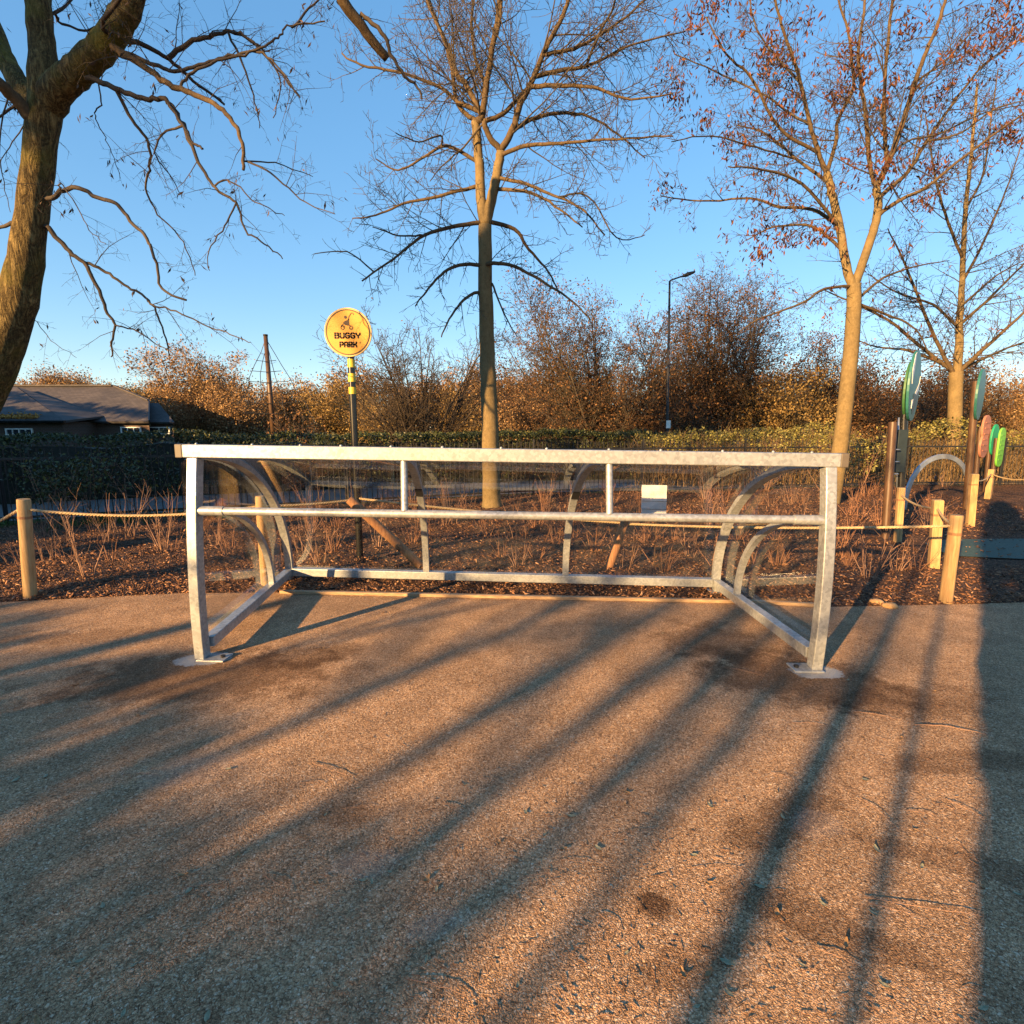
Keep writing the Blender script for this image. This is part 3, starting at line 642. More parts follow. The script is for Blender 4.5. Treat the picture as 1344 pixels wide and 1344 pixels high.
# pushchair symbol
def bar(m, p, q, w_, d=.003):
    a = Vector((p[0], 0, p[1])); b = Vector((q[0], 0, q[1])); t = (b - a).normalized(); s_ = Vector((-t.z, 0, t.x)) * w_ / 2
    vs_ = [a - s_, b - s_, b + s_, a + s_]; vs_ = [cf + RAD * v_ + Vector((0, y, 0)) for y in (-d / 2, d / 2) for v_ in vs_]
    m.add(vs_, [(0, 1, 2, 3), (7, 6, 5, 4), (0, 4, 5, 1), (1, 5, 6, 2), (2, 6, 7, 3), (3, 7, 4, 0)])
def pxs(x, y): return ((x - 645) / 347, -(y - 650) / 347)
m = MB()
ol = [pxs(*q) for q in ((655, 460), (672, 470), (672, 555), (640, 556), (605, 545), (583, 525), (588, 512), (615, 490), (640, 482), (652, 476))]
m.disc(cf, 0, .003, outline=[(x * RAD, z * RAD) for x, z in ol])
q = pxs(622, 440); m.disc(cf + RAD * Vector((q[0], 0, q[1])), RAD * .062, .003, n=20)
bar(m, pxs(664, 480), pxs(672, 430), .035); bar(m, pxs(672, 432), pxs(700, 395), .03)
hk = pxs(718, 402); ringmb(m, cf + RAD * Vector((hk[0], 0, hk[1])), RAD * .045, RAD * .075, .003, 16, -.3, math.pi * .95)
for wx in (572, 697):
    q = pxs(wx, 587); ringmb(m, cf + RAD * Vector((q[0], 0, q[1])), RAD * .055, RAD * .085, .003, 24)
bar(m, pxs(585, 535), pxs(560, 572), .03); bar(m, pxs(672, 550), pxs(690, 570), .03); bar(m, pxs(555, 575), pxs(562, 545), .028)
m.build('pushchair_symbol', M['brown'], disc)
# lettering, stroke letters as on the sign
LET = dict(B=[[(0, 0), (0, 1)], [(0, 1), (.52, 1), (.6, .82), (.52, .56), (0, .54)], [(.5, .56), (.66, .36), (.56, 0), (0, 0)]],
 U=[[(0, 1), (0, .2), (.14, 0), (.5, 0), (.62, .2), (.62, 1)]], G=[[(.62, .88), (.48, 1), (.14, 1), (0, .8), (0, .2), (.14, 0), (.5, 0), (.62, .18), (.62, .48), (.34, .48)]],
 Y=[[(0, 1), (.04, .68), (.3, .45), (.6, .68), (.64, 1)], [(.33, .45), (.33, 0)]], P=[[(0, 0), (0, 1), (.5, 1), (.62, .84), (.62, .58), (.5, .42), (0, .42)]],
 A=[[(0, 0), (0, .8), (.14, 1), (.48, 1), (.62, .8), (.62, 0)], [(0, .4), (.62, .4)]], R=[[(0, 0), (0, 1), (.5, 1), (.62, .84), (.62, .62), (.5, .46), (0, .46)], [(.3, .46), (.62, 0)]], K=[[(0, 0), (0, 1)], [(0, .48), (.28, .5), (.58, .74), (.6, 1)], [(.28, .5), (.6, .28), (.62, 0)]])
def word(txt, x0, x1, yb, yt):
    p0 = pxs(x0, yb); p1 = pxs(x1, yt); H_ = p1[1] - p0[1]; n_ = len(txt); cw_ = (p1[0] - p0[0]) / (n_ * 0.62 + (n_ - 1) * .30)
    x = p0[0]
    for ch in txt:
        m = MB()
        for st_ in LET[ch]:
            for a, b in zip(st_, st_[1:]):
                A_ = (x + a[0] * cw_, p0[1] + a[1] * H_); B_ = (x + b[0] * cw_, p0[1] + b[1] * H_); bar(m, A_, B_, .066)
            for a in st_: m.disc(cf + RAD * Vector((x + a[0] * cw_, 0, p0[1] + a[1] * H_)), RAD * .033, .003, n=10)
        m.build('letter', M['brown'], disc)
        x += cw_ * .92
word('BUGGY', 457, 820, 730, 662); word('PARK', 525, 765, 856, 790)

# ================================================================== ROPE FENCE
def post(u0, v0, u1, v1, r, label, mat='wood', Yt=None, square=False, z0=None):
    b = G(u0, v0, 0.0); t = P(u1, v1, Yt or b.y); rt = empty('rope_fence_post', (b.x, b.y, 0), label, 'post', 'posts of the rope fence'); t = t - b; d = t.normalized()
    m = MB(); n_ = 4 if square else 14; rr = r * (1.3 if square else 1)
    st_ = -d * .06
    m.tube([st_, t * .5, t - d * .012, t], [rr * 1.02, rr, rr, rr * .9], n_); m.build('shaft', M[mat], rt, not square, auto=45)
    m = MB(); c = t - d * .17; m.tube([c - d * .012, c + d * .012], rr * 1.04, n_); m.build('rope_hole_band', M['oldwood'], rt, True, auto=45)
    return b + t - d * .1
pD = post(40, 784, 31, 655, .052, 'short round timber post, pale and upright, at the far left path edge')
pE = post(349, 769, 341, 651, .045, 'round timber post seen through the left end panel of the shelter')
pF = post(556, 746, 458, 655, .05, 'loose timber post leaning steeply left behind the back rail', 'oldwood', Yt=5.75)
pG = post(797, 752, 823, 676, .048, 'reddish weathered post leaning right behind the clear back panel', 'oldwood', Yt=5.7)
pA = post(1241, 790, 1256, 676, .052, 'stout timber post tilting right at the corner of the bed')
pB = post(1225, 745, 1231, 656, .05, 'square pale timber post just behind the tilted corner post', square=True)
pC = post(1178, 711, 1183, 640, .042, 'thin square timber post beside the black play panel post', square=True)
pH = post(1273, 690, 1279, 622, .05, 'pale timber post under the plain teal oval panel', square=True)
pI = post(1296, 656, 1302, 616, .055, 'pale timber post under the small coloured panels', square=True)
def rope(a, b, sag, label, r=.013, n_=26):
    a = Vector(a); b = Vector(b); pts = []
    for k in range(n_ + 1):
        t = k / n_; p = a.lerp(b, t); p.z -= sag * 4 * t * (1 - t); pts.append(p)
    m = MB()
    for ph in (0, 2 * math.pi / 3, 4 * math.pi / 3):
        d_ = (b - a).normalized(); s1 = d_.cross(Vector((0, 0, 1))).normalized(); s2 = s1.cross(d_); q = []; L_ = (b - a).length; K = max(30, int(L_ * 75))
        for k in range(K + 1):
            t = k / K; p = a.lerp(b, t); p.z -= sag * 4 * t * (1 - t); w_ = ph + t * L_ * 2 * math.pi / .085; q.append(p + (s1 * math.cos(w_) + s2 * math.sin(w_)) * r * .5)
        m.tube(q, r * .62, 5)
    tag(m.build('rope', M['rope'], None, True), label, 'rope', 'ropes strung between the timber posts')
rope(P(-60, 705, 4.75), pD + Vector((-.05, 0, 0)), .03, 'pale rope rising to the far left post from outside the frame')
rope(pD + Vector((.05, 0, 0)), pE, .075, 'long pale rope sagging across to the left end of the shelter')
rope(pE, pF + Vector((-.05, 0, .06)), .015, 'pale rope between the upright post and the fallen leaning post')
rope(pF + Vector((.03, .04, .07)), pG + Vector((0, .05, 0)), .02, 'slack rope sloping down behind the middle clear panel')
rope(pG, pA + Vector((-.05, 0, 0)), .03, 'taut rope running right from the shelter to the tilted corner post')
rope(pA, pB, .03, 'very short rope joining the tilted post and the square post')
rope(pB, pC, .05, 'short sagging rope between the square post and the thin post')
rope(pH, pI, .07, 'small sagging rope between the two posts under the coloured panels')
rope(pI, P(1400, 612, 9.5), .18, 'rope hanging in a deep loop at the far right edge')

# ================================================================== PLAY PANELS
def oval(rx, rz, n_=36, k=1.0): return [(math.cos(2 * math.pi * i / n_) * rx, math.sin(2 * math.pi * i / n_) * rz) for i in range(n_)]
def play(name, base, top, rp, mat, label, cat, group=None):
    b = base; rt = empty(name, (b.x, b.y, 0), label, cat, group); t = top - b
    m = MB(); m.tube([Vector((0, 0, -.05)), t * .5, t], rp, 14); m.build('post', M[mat], rt, True, auto=45); return rt, t
NA = R(180 - 147)            # yaw so that the panels are seen nearly edge-on
def panel(rt, c, outline, th, mats, name='panel', edge_='panelgreen', yaw=NA):
    m = MB(); m.disc((0, 0, 0), 0, th, outline=outline); o = m.build(name, M[mats], rt, bevel=.006); o.location = c; o.rotation_euler[2] = yaw; return o
YA = 7.9
rt, t = play('play_panel_post', G(1179, 702), P(1189, 500, YA), .05, 'black', 'tall black post holding a big teal oval panel with white and black shapes', 'play panel')
ca = P(1199, 507, YA) - rt.location
pn = panel(rt, ca, oval(.40, .50), .035, 'teal', yaw=R(45))
for nm, mt, ol in (('white_shape', 'white', [(-.33, .2), (-.24, .42), (-.16, .46), (-.2, .2), (-.26, .02)]), ('white_shape', 'white', [(.05, -.1), (.3, .06), (.34, .16), (.3, -.04), (.16, -.12)]), ('dark_shape', 'panelblack', [(-.08, -.12), (.05, -.1), (.16, -.13), (.3, -.06), (.25, -.26), (.1, -.34), (-.02, -.4), (-.1, -.3), (-.02, -.22)]), ('white_shape', 'white', [(-.12, -.2), (-.03, -.18), (-.05, -.3), (-.12, -.32)])):
    m = MB(); m.disc((0, 0, 0), 0, .004, outline=ol); o = m.build(nm, M[mt], pn); o.location = (0, -.0205, 0)
m = MB(); m.disc((0, 0, 0), 0, .03, outline=oval(.31, .40)); o = m.build('back_panel', M['panelgreen'], rt, bevel=.004); o.location = ca + Vector((-.03, .05, -.05)); o.rotation_euler[2] = R(45)
m = MB(); m.box((0, 0, 0), (.14, .05, .62)); o = m.build('tube_casing', M['panelblack'], rt, bevel=.008); o.location = P(1182, 592, YA - .08) - rt.location
m = MB(); m.tube([P(1177, 640, YA - .05) - rt.location, P(1178, 600, YA - .05) - rt.location, P(1180, 548, YA - .05) - rt.location], .012, 8); m.build('chime_rod', M['steel'], rt, True)
rt, t = play('timber_post', G(1162, 706), P(1172, 554, 7.7), .055, 'brownpost', 'dark brown round post standing left of the big teal panel', 'post')
for v in (590, 606, 622):
    m = MB(); p = P(1173 - (v - 554) * .065, v, 7.7) - rt.location; m.tube([p, p + Vector((.11, -.01, 0))], .009, 6); m.build('peg', M['steel'], rt, True)
YB = 10.0
rt, t = play('play_panel_post', G(1268, 671), P(1281, 500, YB), .06, 'brownpost', 'dark post holding a plain teal oval panel beside the arch', 'play panel')
panel(rt, P(1286, 518, YB) - rt.location, oval(.42, .46), .04, 'teal', yaw=R(43))
def small(u0, v0, u1, v1, Y, cu, cv, outline, mat, label, yaw, lines=0, name='panel'):
    rt, t = play('play_panel_post', G(u0, v0), P(u1, v1, Y), .045, 'brownpost', label, 'play panel')
    o = panel(rt, P(cu, cv, Y) - rt.location + Vector((0, -.06, 0)), outline, .04, mat, yaw=yaw)
    for k in range(lines):
        m = MB(); zz = -.28 + .56 * k / max(1, lines - 1); m.box((0, -.026, zz), (.20, .012, .02)); m.build('chime_bar', M[mat], o)
fig8 = []
for i in range(48):
    q = 2 * math.pi * i / 48; r0 = abs(math.cos(q)) ** .6 * .16 + .17
    fig8.append((math.sin(q) * (.13 + .15 * abs(math.cos(q)) ** .8), math.cos(q) * .43))
small(1277, 662, 1287, 560, G(1277, 662).y, 1289, 573, fig8, 'terracotta', 'post with a terracotta figure of eight chime panel at the far right', R(31), 6)
small(1292, 648, 1301, 565, G(1292, 648).y, 1302, 577, oval(.19, .36), 'emerald', 'post with an emerald green rounded panel between terracotta and lime ones', R(28), 0)
rr_ = [(x * .17, (.28 if z > 0 else -.28) + z * .17) for x, z in oval(1, 1, 32)]
small(1300, 650, 1308, 575, G(1300, 650).y, 1310, 587, rr_, 'lime', 'post with a lime green pill shaped chime panel, rightmost of the small panels', R(31), 6)
# steel arch
a0 = G(1186, 672); a1 = G(1270, 668); pts = []
for k in range(29):
    t = math.pi * k / 28; p = a0.lerp(a1, .5 - .5 * math.cos(t)); p.z = 1.04 * math.sin(t) ** .75; pts.append(p)
ar = empty('steel_arch', a0, 'blue grey steel arch bent over the mulch between the play panel posts', 'arch')
m = MB(); m.sweep([p - a0 for p in pts], [(-.045, -.018), (.045, -.018), (.045, .018), (-.045, .018)], up=Vector((-.2, 1, 0)).normalized()); m.build('arch_band', M['steel'], ar, True, auto=40, bevel=.004)
for p in (a0, a1):
    m = MB(); m.tube([p - a0 + Vector((0, 0, -.02)), p - a0 + Vector((0, 0, .03))], .09, 12); m.build('foot', M['darkmetal'], ar)
for i, (u, v) in enumerate(((1151, 792), (1169, 797))):
    p = G(u, v); m = MB()
    bm = bmesh.new(); bmesh.ops.create_icosphere(bm, subdivisions=2, radius=.05)
    for q in bm.verts: q.co = Vector((q.co.x * 1.3, q.co.y, q.co.z * .6)) * (1 + .25 * noise.noise(q.co * 22 + Vector((i * 7, 0, 0))))
    me = bpy.data.meshes.new('stone'); bm.to_mesh(me); bm.free(); o = link('stone', me, M['stone'], None, True); o.location = (p.x, p.y, .015)
    tag(o, ('rounded tan stone on the bed edge nearer the shelter post', 'flatter tan stone on the bed edge, right of its neighbour')[i], 'stone')

# ================================================================== RAILING, HEDGES
def railing():
    rt = empty('metal_railing', (rail_line[2][0], rail_line[2][1], 0), 'low black metal railing of upright bars behind the planting bed', 'railing'); o0 = rt.location
    L = [Vector((x, y, 0)) for x, y in rail_line]; acc = 0; bars = MB(); A = []; B = []; pk = 0
    for a, b in zip(L, L[1:]):
        d = b - a; n_ = int(d.length / .105)
        for k in range(n_): p = a + d * (k / n_) - o0; A.append(tuple(p)); B.append(tuple(p + Vector((0, 0, 1.25))))
        m = MB()
        for z in (.12, 1.08): m.sweep([a - o0 + Vector((0, 0, z)), b - o0 + Vector((0, 0, z))], rectprof(.012, .04))
        m.build('rail', M['darkmetal'], rt)
        for k in range(int(d.length / 2.7)):
            p = a + d * (k * 2.7 / d.length) - o0; m = MB(); m.box(p + Vector((0, .03, .65)), (.045, .045, 1.32)); m.build('post', M['darkmetal'], rt)
    V, F = segs_mesh('bars', A, B, np.full(len(A), .0095), np.full(len(A), .0095), 4); tag(link('bars', np_mesh('bars', V, F), M['darkmetal'], rt), kind='stuff')
railing()
def hedge(name, pts, w_, h_, n_leaf, mat, seed, label, cat='hedge', stems=0, zmin=0.1, core=True, hvar=.08, lsz=(.04, .085), bias=1.0, twigmat='twig_dark', clump=1.4, topf=.35, ck=.9):
    r = np.random.RandomState(seed); L = [Vector((*p, 0)) for p in pts]; o0 = L[0]; rt = empty(name, o0, label, cat)
    ln = [(b - a).length for a, b in zip(L, L[1:])]; tot = sum(ln)
    def at(s):
        for i, q in enumerate(ln):
            if s <= q or i == len(ln) - 1: a, b = L[i], L[i + 1]; return a.lerp(b, s / q), (b - a).normalized()
            s -= q
    C = []
    while len(C) < n_leaf:
        s = r.rand() * tot; p, t = at(s); n_ = Vector((-t.y, t.x, 0)); hh = h_ * (1 + hvar * 2 * noise.noise(Vector((s * .5, seed, 0))) + hvar * noise.noise(Vector((s * 2.3, seed, 4))))
        z = zmin + (hh - zmin) * r.rand() ** (1 / bias); o = (r.rand() * 2 - 1); o = math.copysign(abs(o) ** .45, o) * w_ / 2
        if r.rand() < topf: z = hh - abs(r.normal()) * .07; o = (r.rand() * 2 - 1) * w_ / 2
        if noise.noise(Vector((s * clump, z * clump * 1.4, seed + o))) < -.18 - (.2 if z > hh * .8 else 0): continue
        q = p + n_ * (o + r.normal() * .05) - o0; C.append((q.x, q.y, z + r.normal() * .03))
    C = np.array(C); V, F = leaf_mesh('l', C, lsz, .6, r); link('foliage', np_mesh('foliage', V, F), M[mat], rt)
    A = []; B = []; ra = []; rb = []
    for k in range(stems):
        s = r.rand() * tot; p, t = at(s); n_ = Vector((-t.y, t.x, 0)); q = p + n_ * (r.rand() - .5) * w_ * .8 - o0; d = Vector((r.normal() * .22, r.normal() * .22, 1)).normalized(); hh = h_ * r.uniform(.5, 1.0); c = q.copy(); c.z = 0; rad = r.uniform(.005, .011)
        for j in range(5):
            e = c + d * hh / 5; A.append(tuple(c)); B.append(tuple(e)); ra.append(rad * (1 - .15 * j)); rb.append(rad * (1 - .15 * (j + 1))); c = e; d = (d + Vector((r.normal(), r.normal(), r.normal() * .3)) * .16).normalized()
            if j > 0:
                d2 = (d + Vector((r.normal(), r.normal(), .1)) * .9).normalized(); e2 = c + d2 * r.uniform(.1, .35); A.append(tuple(c)); B.append(tuple(e2)); ra.append(.004); rb.append(.002)
    V, F = segs_mesh('stems', A, B, ra, rb); link('stems', np_mesh('stems', V, F), M[twigmat], rt)
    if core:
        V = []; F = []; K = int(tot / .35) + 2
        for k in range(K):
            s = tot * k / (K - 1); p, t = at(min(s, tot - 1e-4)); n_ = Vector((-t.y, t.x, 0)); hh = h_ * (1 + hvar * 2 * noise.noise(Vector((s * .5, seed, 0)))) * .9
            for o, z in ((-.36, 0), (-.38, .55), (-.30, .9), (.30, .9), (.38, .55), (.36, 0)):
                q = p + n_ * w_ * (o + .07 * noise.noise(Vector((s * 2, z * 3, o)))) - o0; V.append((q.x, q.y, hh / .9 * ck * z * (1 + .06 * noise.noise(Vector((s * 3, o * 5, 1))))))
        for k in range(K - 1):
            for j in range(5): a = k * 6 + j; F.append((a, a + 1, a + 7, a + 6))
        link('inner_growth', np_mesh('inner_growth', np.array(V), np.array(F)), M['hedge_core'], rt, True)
    return rt
off = lambda x, d: (x, rail_y(x) + d)
hedge('hedge', [off(-25, 4.3), off(-16, 4.2), off(-8.4, 4.1), off(-3.4, 4.0)], 1.0, 1.41, 42000, 'leaf_hedge', 5, 'dark clipped green hedge at left beyond the railing and grey path', stems=500, hvar=.05)
hedge('hedge', [off(-3.2, 4.0), off(.5, 4.0), off(6.5, 4.0)], 1.0, 1.43, 26000, 'leaf_hedge', 6, 'sunlit clipped green hedge behind the middle of the shelter', stems=900, hvar=.07, clump=2.0)
hedge('hedge', [off(3.4, 1.4), off(10, 1.2), off(24, .9)], 1.1, 1.5, 19000, 'leaf_lime', 8, 'loose yellow green hedge with bare lower stems at the right of the bed', stems=3600, zmin=.75, core=False, topf=.08, hvar=.2, twigmat='twig_gold', bias=1.3, lsz=(.045, .09), clump=1.8)
# spindly evergreen bushes inside the railing at left
def bush(x, y, h_, w_, n_, mat, seed, label, twig='stem'):
    r = np.random.RandomState(seed); rt = empty('bush', (x, y, 0), label, 'bush'); g = Grow(seed, dens=(7, 8), ratio=(.5, .5), maxl=2, rmin=.002, trop=(.06, .03, 0))
    for k in range(8): g.grow(Vector((r.normal() * .04, r.normal() * .04, 0)), Vector((r.normal() * .3 * w_, r.normal() * .3 * w_, 1)).normalized(), h_ * r.uniform(.7, 1), .009, 1)
    T = np.array([t[0][:] for t in g.tips]); T = T[T[:, 2] > h_ * .35]; C = T[r.randint(len(T), size=n_)] + r.normal(size=(n_, 3)) * .06
    g.build(rt, M[twig], M[twig], M[mat], (C, (.04, .085), .5, r))
for i, (u, v, Y, h_, w_, n_, mt, lb) in enumerate(((55, 0, 8.3, 1.25, 1.2, 700, 'leaf_hedge', 'dark leafy bush by the left railing behind the pale post'), (112, 0, 8.8, 1.3, 1.1, 500, 'leaf_hedge', 'dark thin leaved bush growing left of a forked bare stem by the railing'), (185, 0, 9.3, 1.35, 1.2, 600, 'leaf_hedge', 'dark bush by the railing just left of the shelter'), (1085, 0, 12.8, 1.55, .9, 600, 'leaf_lime', 'bright yellow green leafy bush just left of the leaning trunk'), (1135, 0, 12.6, 1.5, .8, 500, 'leaf_lime', 'bright yellow green leafy bush just right of the leaning trunk'), (1010, 0, 13.2, 1.4, .8, 350, 'leaf_lime', 'small yellow green bush above the right half of the top rail'), (370, 0, 14.9, 1.6, .7, 300, 'leaf_lime', 'yellow leaved sprig topping the hedge at left of the sign'))):
    p = P(u, 600, Y); bush(p.x, p.y, h_, w_, n_, M and mt, 40 + i, lb)

# ================================================================== BARE SHRUBS IN THE BED
def shrub_proto(seed, h_, spread, ns, mat):
    g = Grow(seed, dens=(5, 6), ratio=(.5, .5), maxl=2, rmin=.0022, trop=(.05, .04, .02), ang=(20, 50), wander=.12); r = g.r
    for k in range(ns):
        q = r.uniform(0, 6.28); d = Vector((math.cos(q) * spread * r.random(), math.sin(q) * spread * r.random(), 1)).normalized()
        g.grow(Vector((math.cos(q) * .05, math.sin(q) * .05, -.02)), d, h_ * r.uniform(.45, 1), r.uniform(.0045, .008), 1 if r.random() < .75 else 2)
    V, F = segs_mesh('s', g.A, g.B, g.ra, g.rb, 4); return np_mesh('bare_shrub', V, F)
protos = [shrub_proto(100 + i, h, s_, n_, None) for i, (h, s_, n_) in enumerate(((.95, .45, 7), (.75, .7, 9), (.6, .9, 10), (.5, .5, 6), (.85, .35, 5), (.42, 1.1, 12)))]
for i, pm in enumerate(protos): pm.materials.append(M['stem'] if i in (0, 1, 4) else M['stem_red'])
def shrub(x, y, i, s_, label, group, rz=None):
    o = bpy.data.objects.new('bare_shrub', protos[i]); col.objects.link(o); o.location = (x, y, bed_z(x, y) - .01); o.scale = (s_,) * 3; o.rotation_euler = (0, 0, rng.uniform(0, 6.28) if rz is None else rz)
    tag(o, label, 'shrub', group)
p = G(118, 762); shrub(p.x, p.y, 0, 1.0, 'tall forked bare shrub in front of the rope at far left', None)
p = G(214, 722); shrub(p.x, p.y, 4, 1.05, 'slim bare shrub behind the rope just left of the shelter', None)
p = G(1140, 764); shrub(p.x, p.y, 1, .85, 'fan of pale bare stems right beside the right front post', None)
for u, v, i, s_ in ((300, 730, 3, 1), (285, 720, 4, .9), (420, 742, 1, .85), (440, 726, 2, .9), (495, 722, 0, .8), (395, 728, 4, .8), (590, 690, 0, .9), (615, 684, 1, .9), (660, 735, 3, .8), (680, 748, 1, .7), (705, 735, 2, .8), (730, 715, 3, .9), (820, 750, 1, .75), (870, 752, 2, .9), (905, 735, 1, .8), (940, 748, 3, .9), (850, 715, 5, 1), (990, 740, 2, .9), (1020, 745, 5, 1), (640, 705, 5, 1), (540, 715, 5, 1), (780, 725, 5, 1)):
    p = G(u, v); shrub(p.x, p.y, i, s_, 'low clump of bare reddish stems in the mulch seen through the clear panels', 'bare shrubs behind the shelter')
k = 0
while k < 84:
    u = rng.uniform(400, 1060); v = rng.uniform(652, 712); p = G(u, v)
    if p.y > rail_y(p.x) - .5 or abs(u - 645) < 25: continue
    shrub(p.x, p.y, rng.choice((0, 1, 2, 2, 3, 5, 5)), rng.uniform(.6, 1.05), 'low clump of bare reddish stems in the mulch seen through the clear panels', 'bare shrubs behind the shelter'); k += 1
k = 0
while k < 38:
    u = rng.uniform(1095, 1262); v = rng.uniform(642, 752); p = G(u, v)
    if p.y > rail_y(p.x) - .3 or (p.x > 4.6 and p.y < 8.2): continue
    shrub(p.x, p.y, rng.choice((1, 2, 2, 3, 5, 5)), rng.uniform(.55, .95), 'low tangle of bare brown twigs in the mulch right of the shelter', 'bare shrubs right of the shelter'); k += 1
k = 0
while k < 22:
    u = rng.uniform(0, 240); v = rng.uniform(690, 745); p = G(u, v)
    if p.y > rail_y(p.x) - .3: continue
    shrub(p.x, p.y, rng.choice((0, 3, 4, 3, 1)), rng.uniform(.5, 1.0), 'small group of upright bare twigs in the shaded mulch at left', 'bare shrubs left of the shelter'); k += 1

# ================================================================== TREES IN FRONT
def tree_thing(name, base, label, cat='tree', group=None): return empty(name, base, label, cat, group)
Q2 = lambda *pts: [(400 + x * .372, y * .372) for x, y in pts]
Q3 = lambda *pts: [(844 + x * .372, y * .372) for x, y in pts]
Q1 = lambda *pts: [(x * .335, y * .335) for x, y in pts]
# --- centre
Y2 = G(645, 666).y
g = Grow(21, dens=(6.5, 7.5, 6.5), ratio=(.6, .6, .6), maxl=3, trop=(0, .015, .02, .03), wander=.15, rmin=.0052)
g.guided([(646, 672), (645, 640), (643, 560), (640, 480), (638, 400), (636, 296)], Y2, 25, 16, 0, 0, trunk=True, amp=.004)
g.trunk[-1] = (g.trunk[-1][0], [r_q * (1.0 + .55 * max(0, 1 - i / 4) ** 2) for i, r_q in enumerate(g.trunk[-1][1])])
g.guided([(634, 300), (631, 260), (629, 215), (624, 160)], Y2, 13, 10, .1, .8, trunk=True, dens=2, amp=.004)
g.guided([(639, 300), (647, 255), (654, 220), (657, 198)], Y2, 13, 10, -.1, .8, trunk=True, dens=2, amp=.004)
for px, w0, w1, L1 in ((Q2((625, 410), (640, 300), (660, 180), (680, 60), (690, -60), (700, -300)), 9, 4, 1.3), (Q2((605, 400), (570, 300), (540, 270), (510, 180), (460, 60), (420, -60), (380, -250)), 8, 3, 1.2), (Q2((600, 415), (540, 370), (520, 250), (490, 140), (430, 0), (390, -120)), 6, 3, 1.1),
    (Q2((690, 530), (735, 450), (760, 370), (800, 290), (850, 170), (900, 80), (930, -10), (970, -200)), 9, 4, 1.3), (Q2((690, 530), (650, 480), (632, 430)), 8, 7, .6), (Q2((630, 430), (700, 400), (760, 340), (795, 300)), 6, 5, .9), (Q2((640, 300), (600, 200), (590, 80), (600, -80), (580, -260)), 5, 2.5, 1.1), (Q2((660, 180), (690, 60), (700, -100)), 5, 3, 1),
    (Q2((605, 400), (540, 360), (480, 310), (350, 260), (200, 230), (130, 190)), 6, 2, 1.0), (Q2((605, 585), (500, 515), (420, 555), (330, 600), (250, 560)), 5, 1.5, .9), (Q2((610, 650), (480, 690), (350, 720), (250, 760), (170, 770)), 5, 1.5, .8), (Q2((612, 785), (520, 800), (420, 830), (330, 900), (200, 990)), 6, 2, .8), (Q2((612, 935), (530, 940), (470, 980), (420, 1040), (390, 1080)), 6, 1.5, .6), (Q2((615, 1010), (570, 1050), (520, 1110), (480, 1190)), 5, 1.5, .5), (Q2((240, 940), (150, 890), (35, 895)), 2.5, 1.2, .3), (Q2((420, 830), (330, 830), (240, 800)), 3, 1.2, .6),
    (Q2((690, 620), (780, 650), (880, 690), (980, 740), (1060, 830)), 5, 1.5, .9), (Q2((690, 670), (800, 680), (900, 740), (980, 800)), 5, 1.5, .8), (Q2((655, 785), (740, 810), (790, 880), (860, 960), (900, 1040)), 6, 1.5, .7), (Q2((655, 930), (740, 940), (850, 1000), (940, 1060), (1010, 1130)), 6, 1.5, .6), (Q2((700, 550), (780, 515), (900, 505), (1100, 490), (1300, 480)), 6, 1.5, .9), (Q2((740, 470), (800, 420), (900, 400), (1000, 410), (1100, 470), (1200, 560)), 6, 1.5, .9), (Q2((790, 310), (900, 300), (1020, 310), (1150, 350), (1300, 330)), 6, 1.5, 1.0), (Q2((820, 265), (920, 245), (1010, 230), (1150, 160), (1344, 110)), 6, 1.5, 1.0), (Q2((850, 210), (950, 170), (1060, 110), (1180, 20), (1260, -80)), 5, 2, 1.0), (Q2((660, 1000), (700, 1100), (750, 1190)), 4, 1.2, .5), (Q2((1000, 240), (1040, 120), (1090, 20), (1120, -100)), 4, 2, .9), (Q2((480, 480), (400, 500), (320, 470)), 3, 1.2, .5), (Q2((630, 430), (560, 520), (480, 590), (440, 640)), 3, 1.2, .6), (Q2((900, 680), (1000, 690), (1100, 840), (1200, 830)), 3, 1.2, .5)):
    g.guided(px, Y2, w0 * .9, w1 * .9, None, L1 * 1.35)
rt = tree_thing('bare_tree', (g.trunk[0][0][0].x, g.trunk[0][0][0].y, 0), 'tall bare tree with a straight smooth trunk rising behind the middle of the shelter'); rel(rt, g); g.limbmat = M['bark_limb_shade']
g.build(rt, M['bark_smooth'], M['twig_mid'])
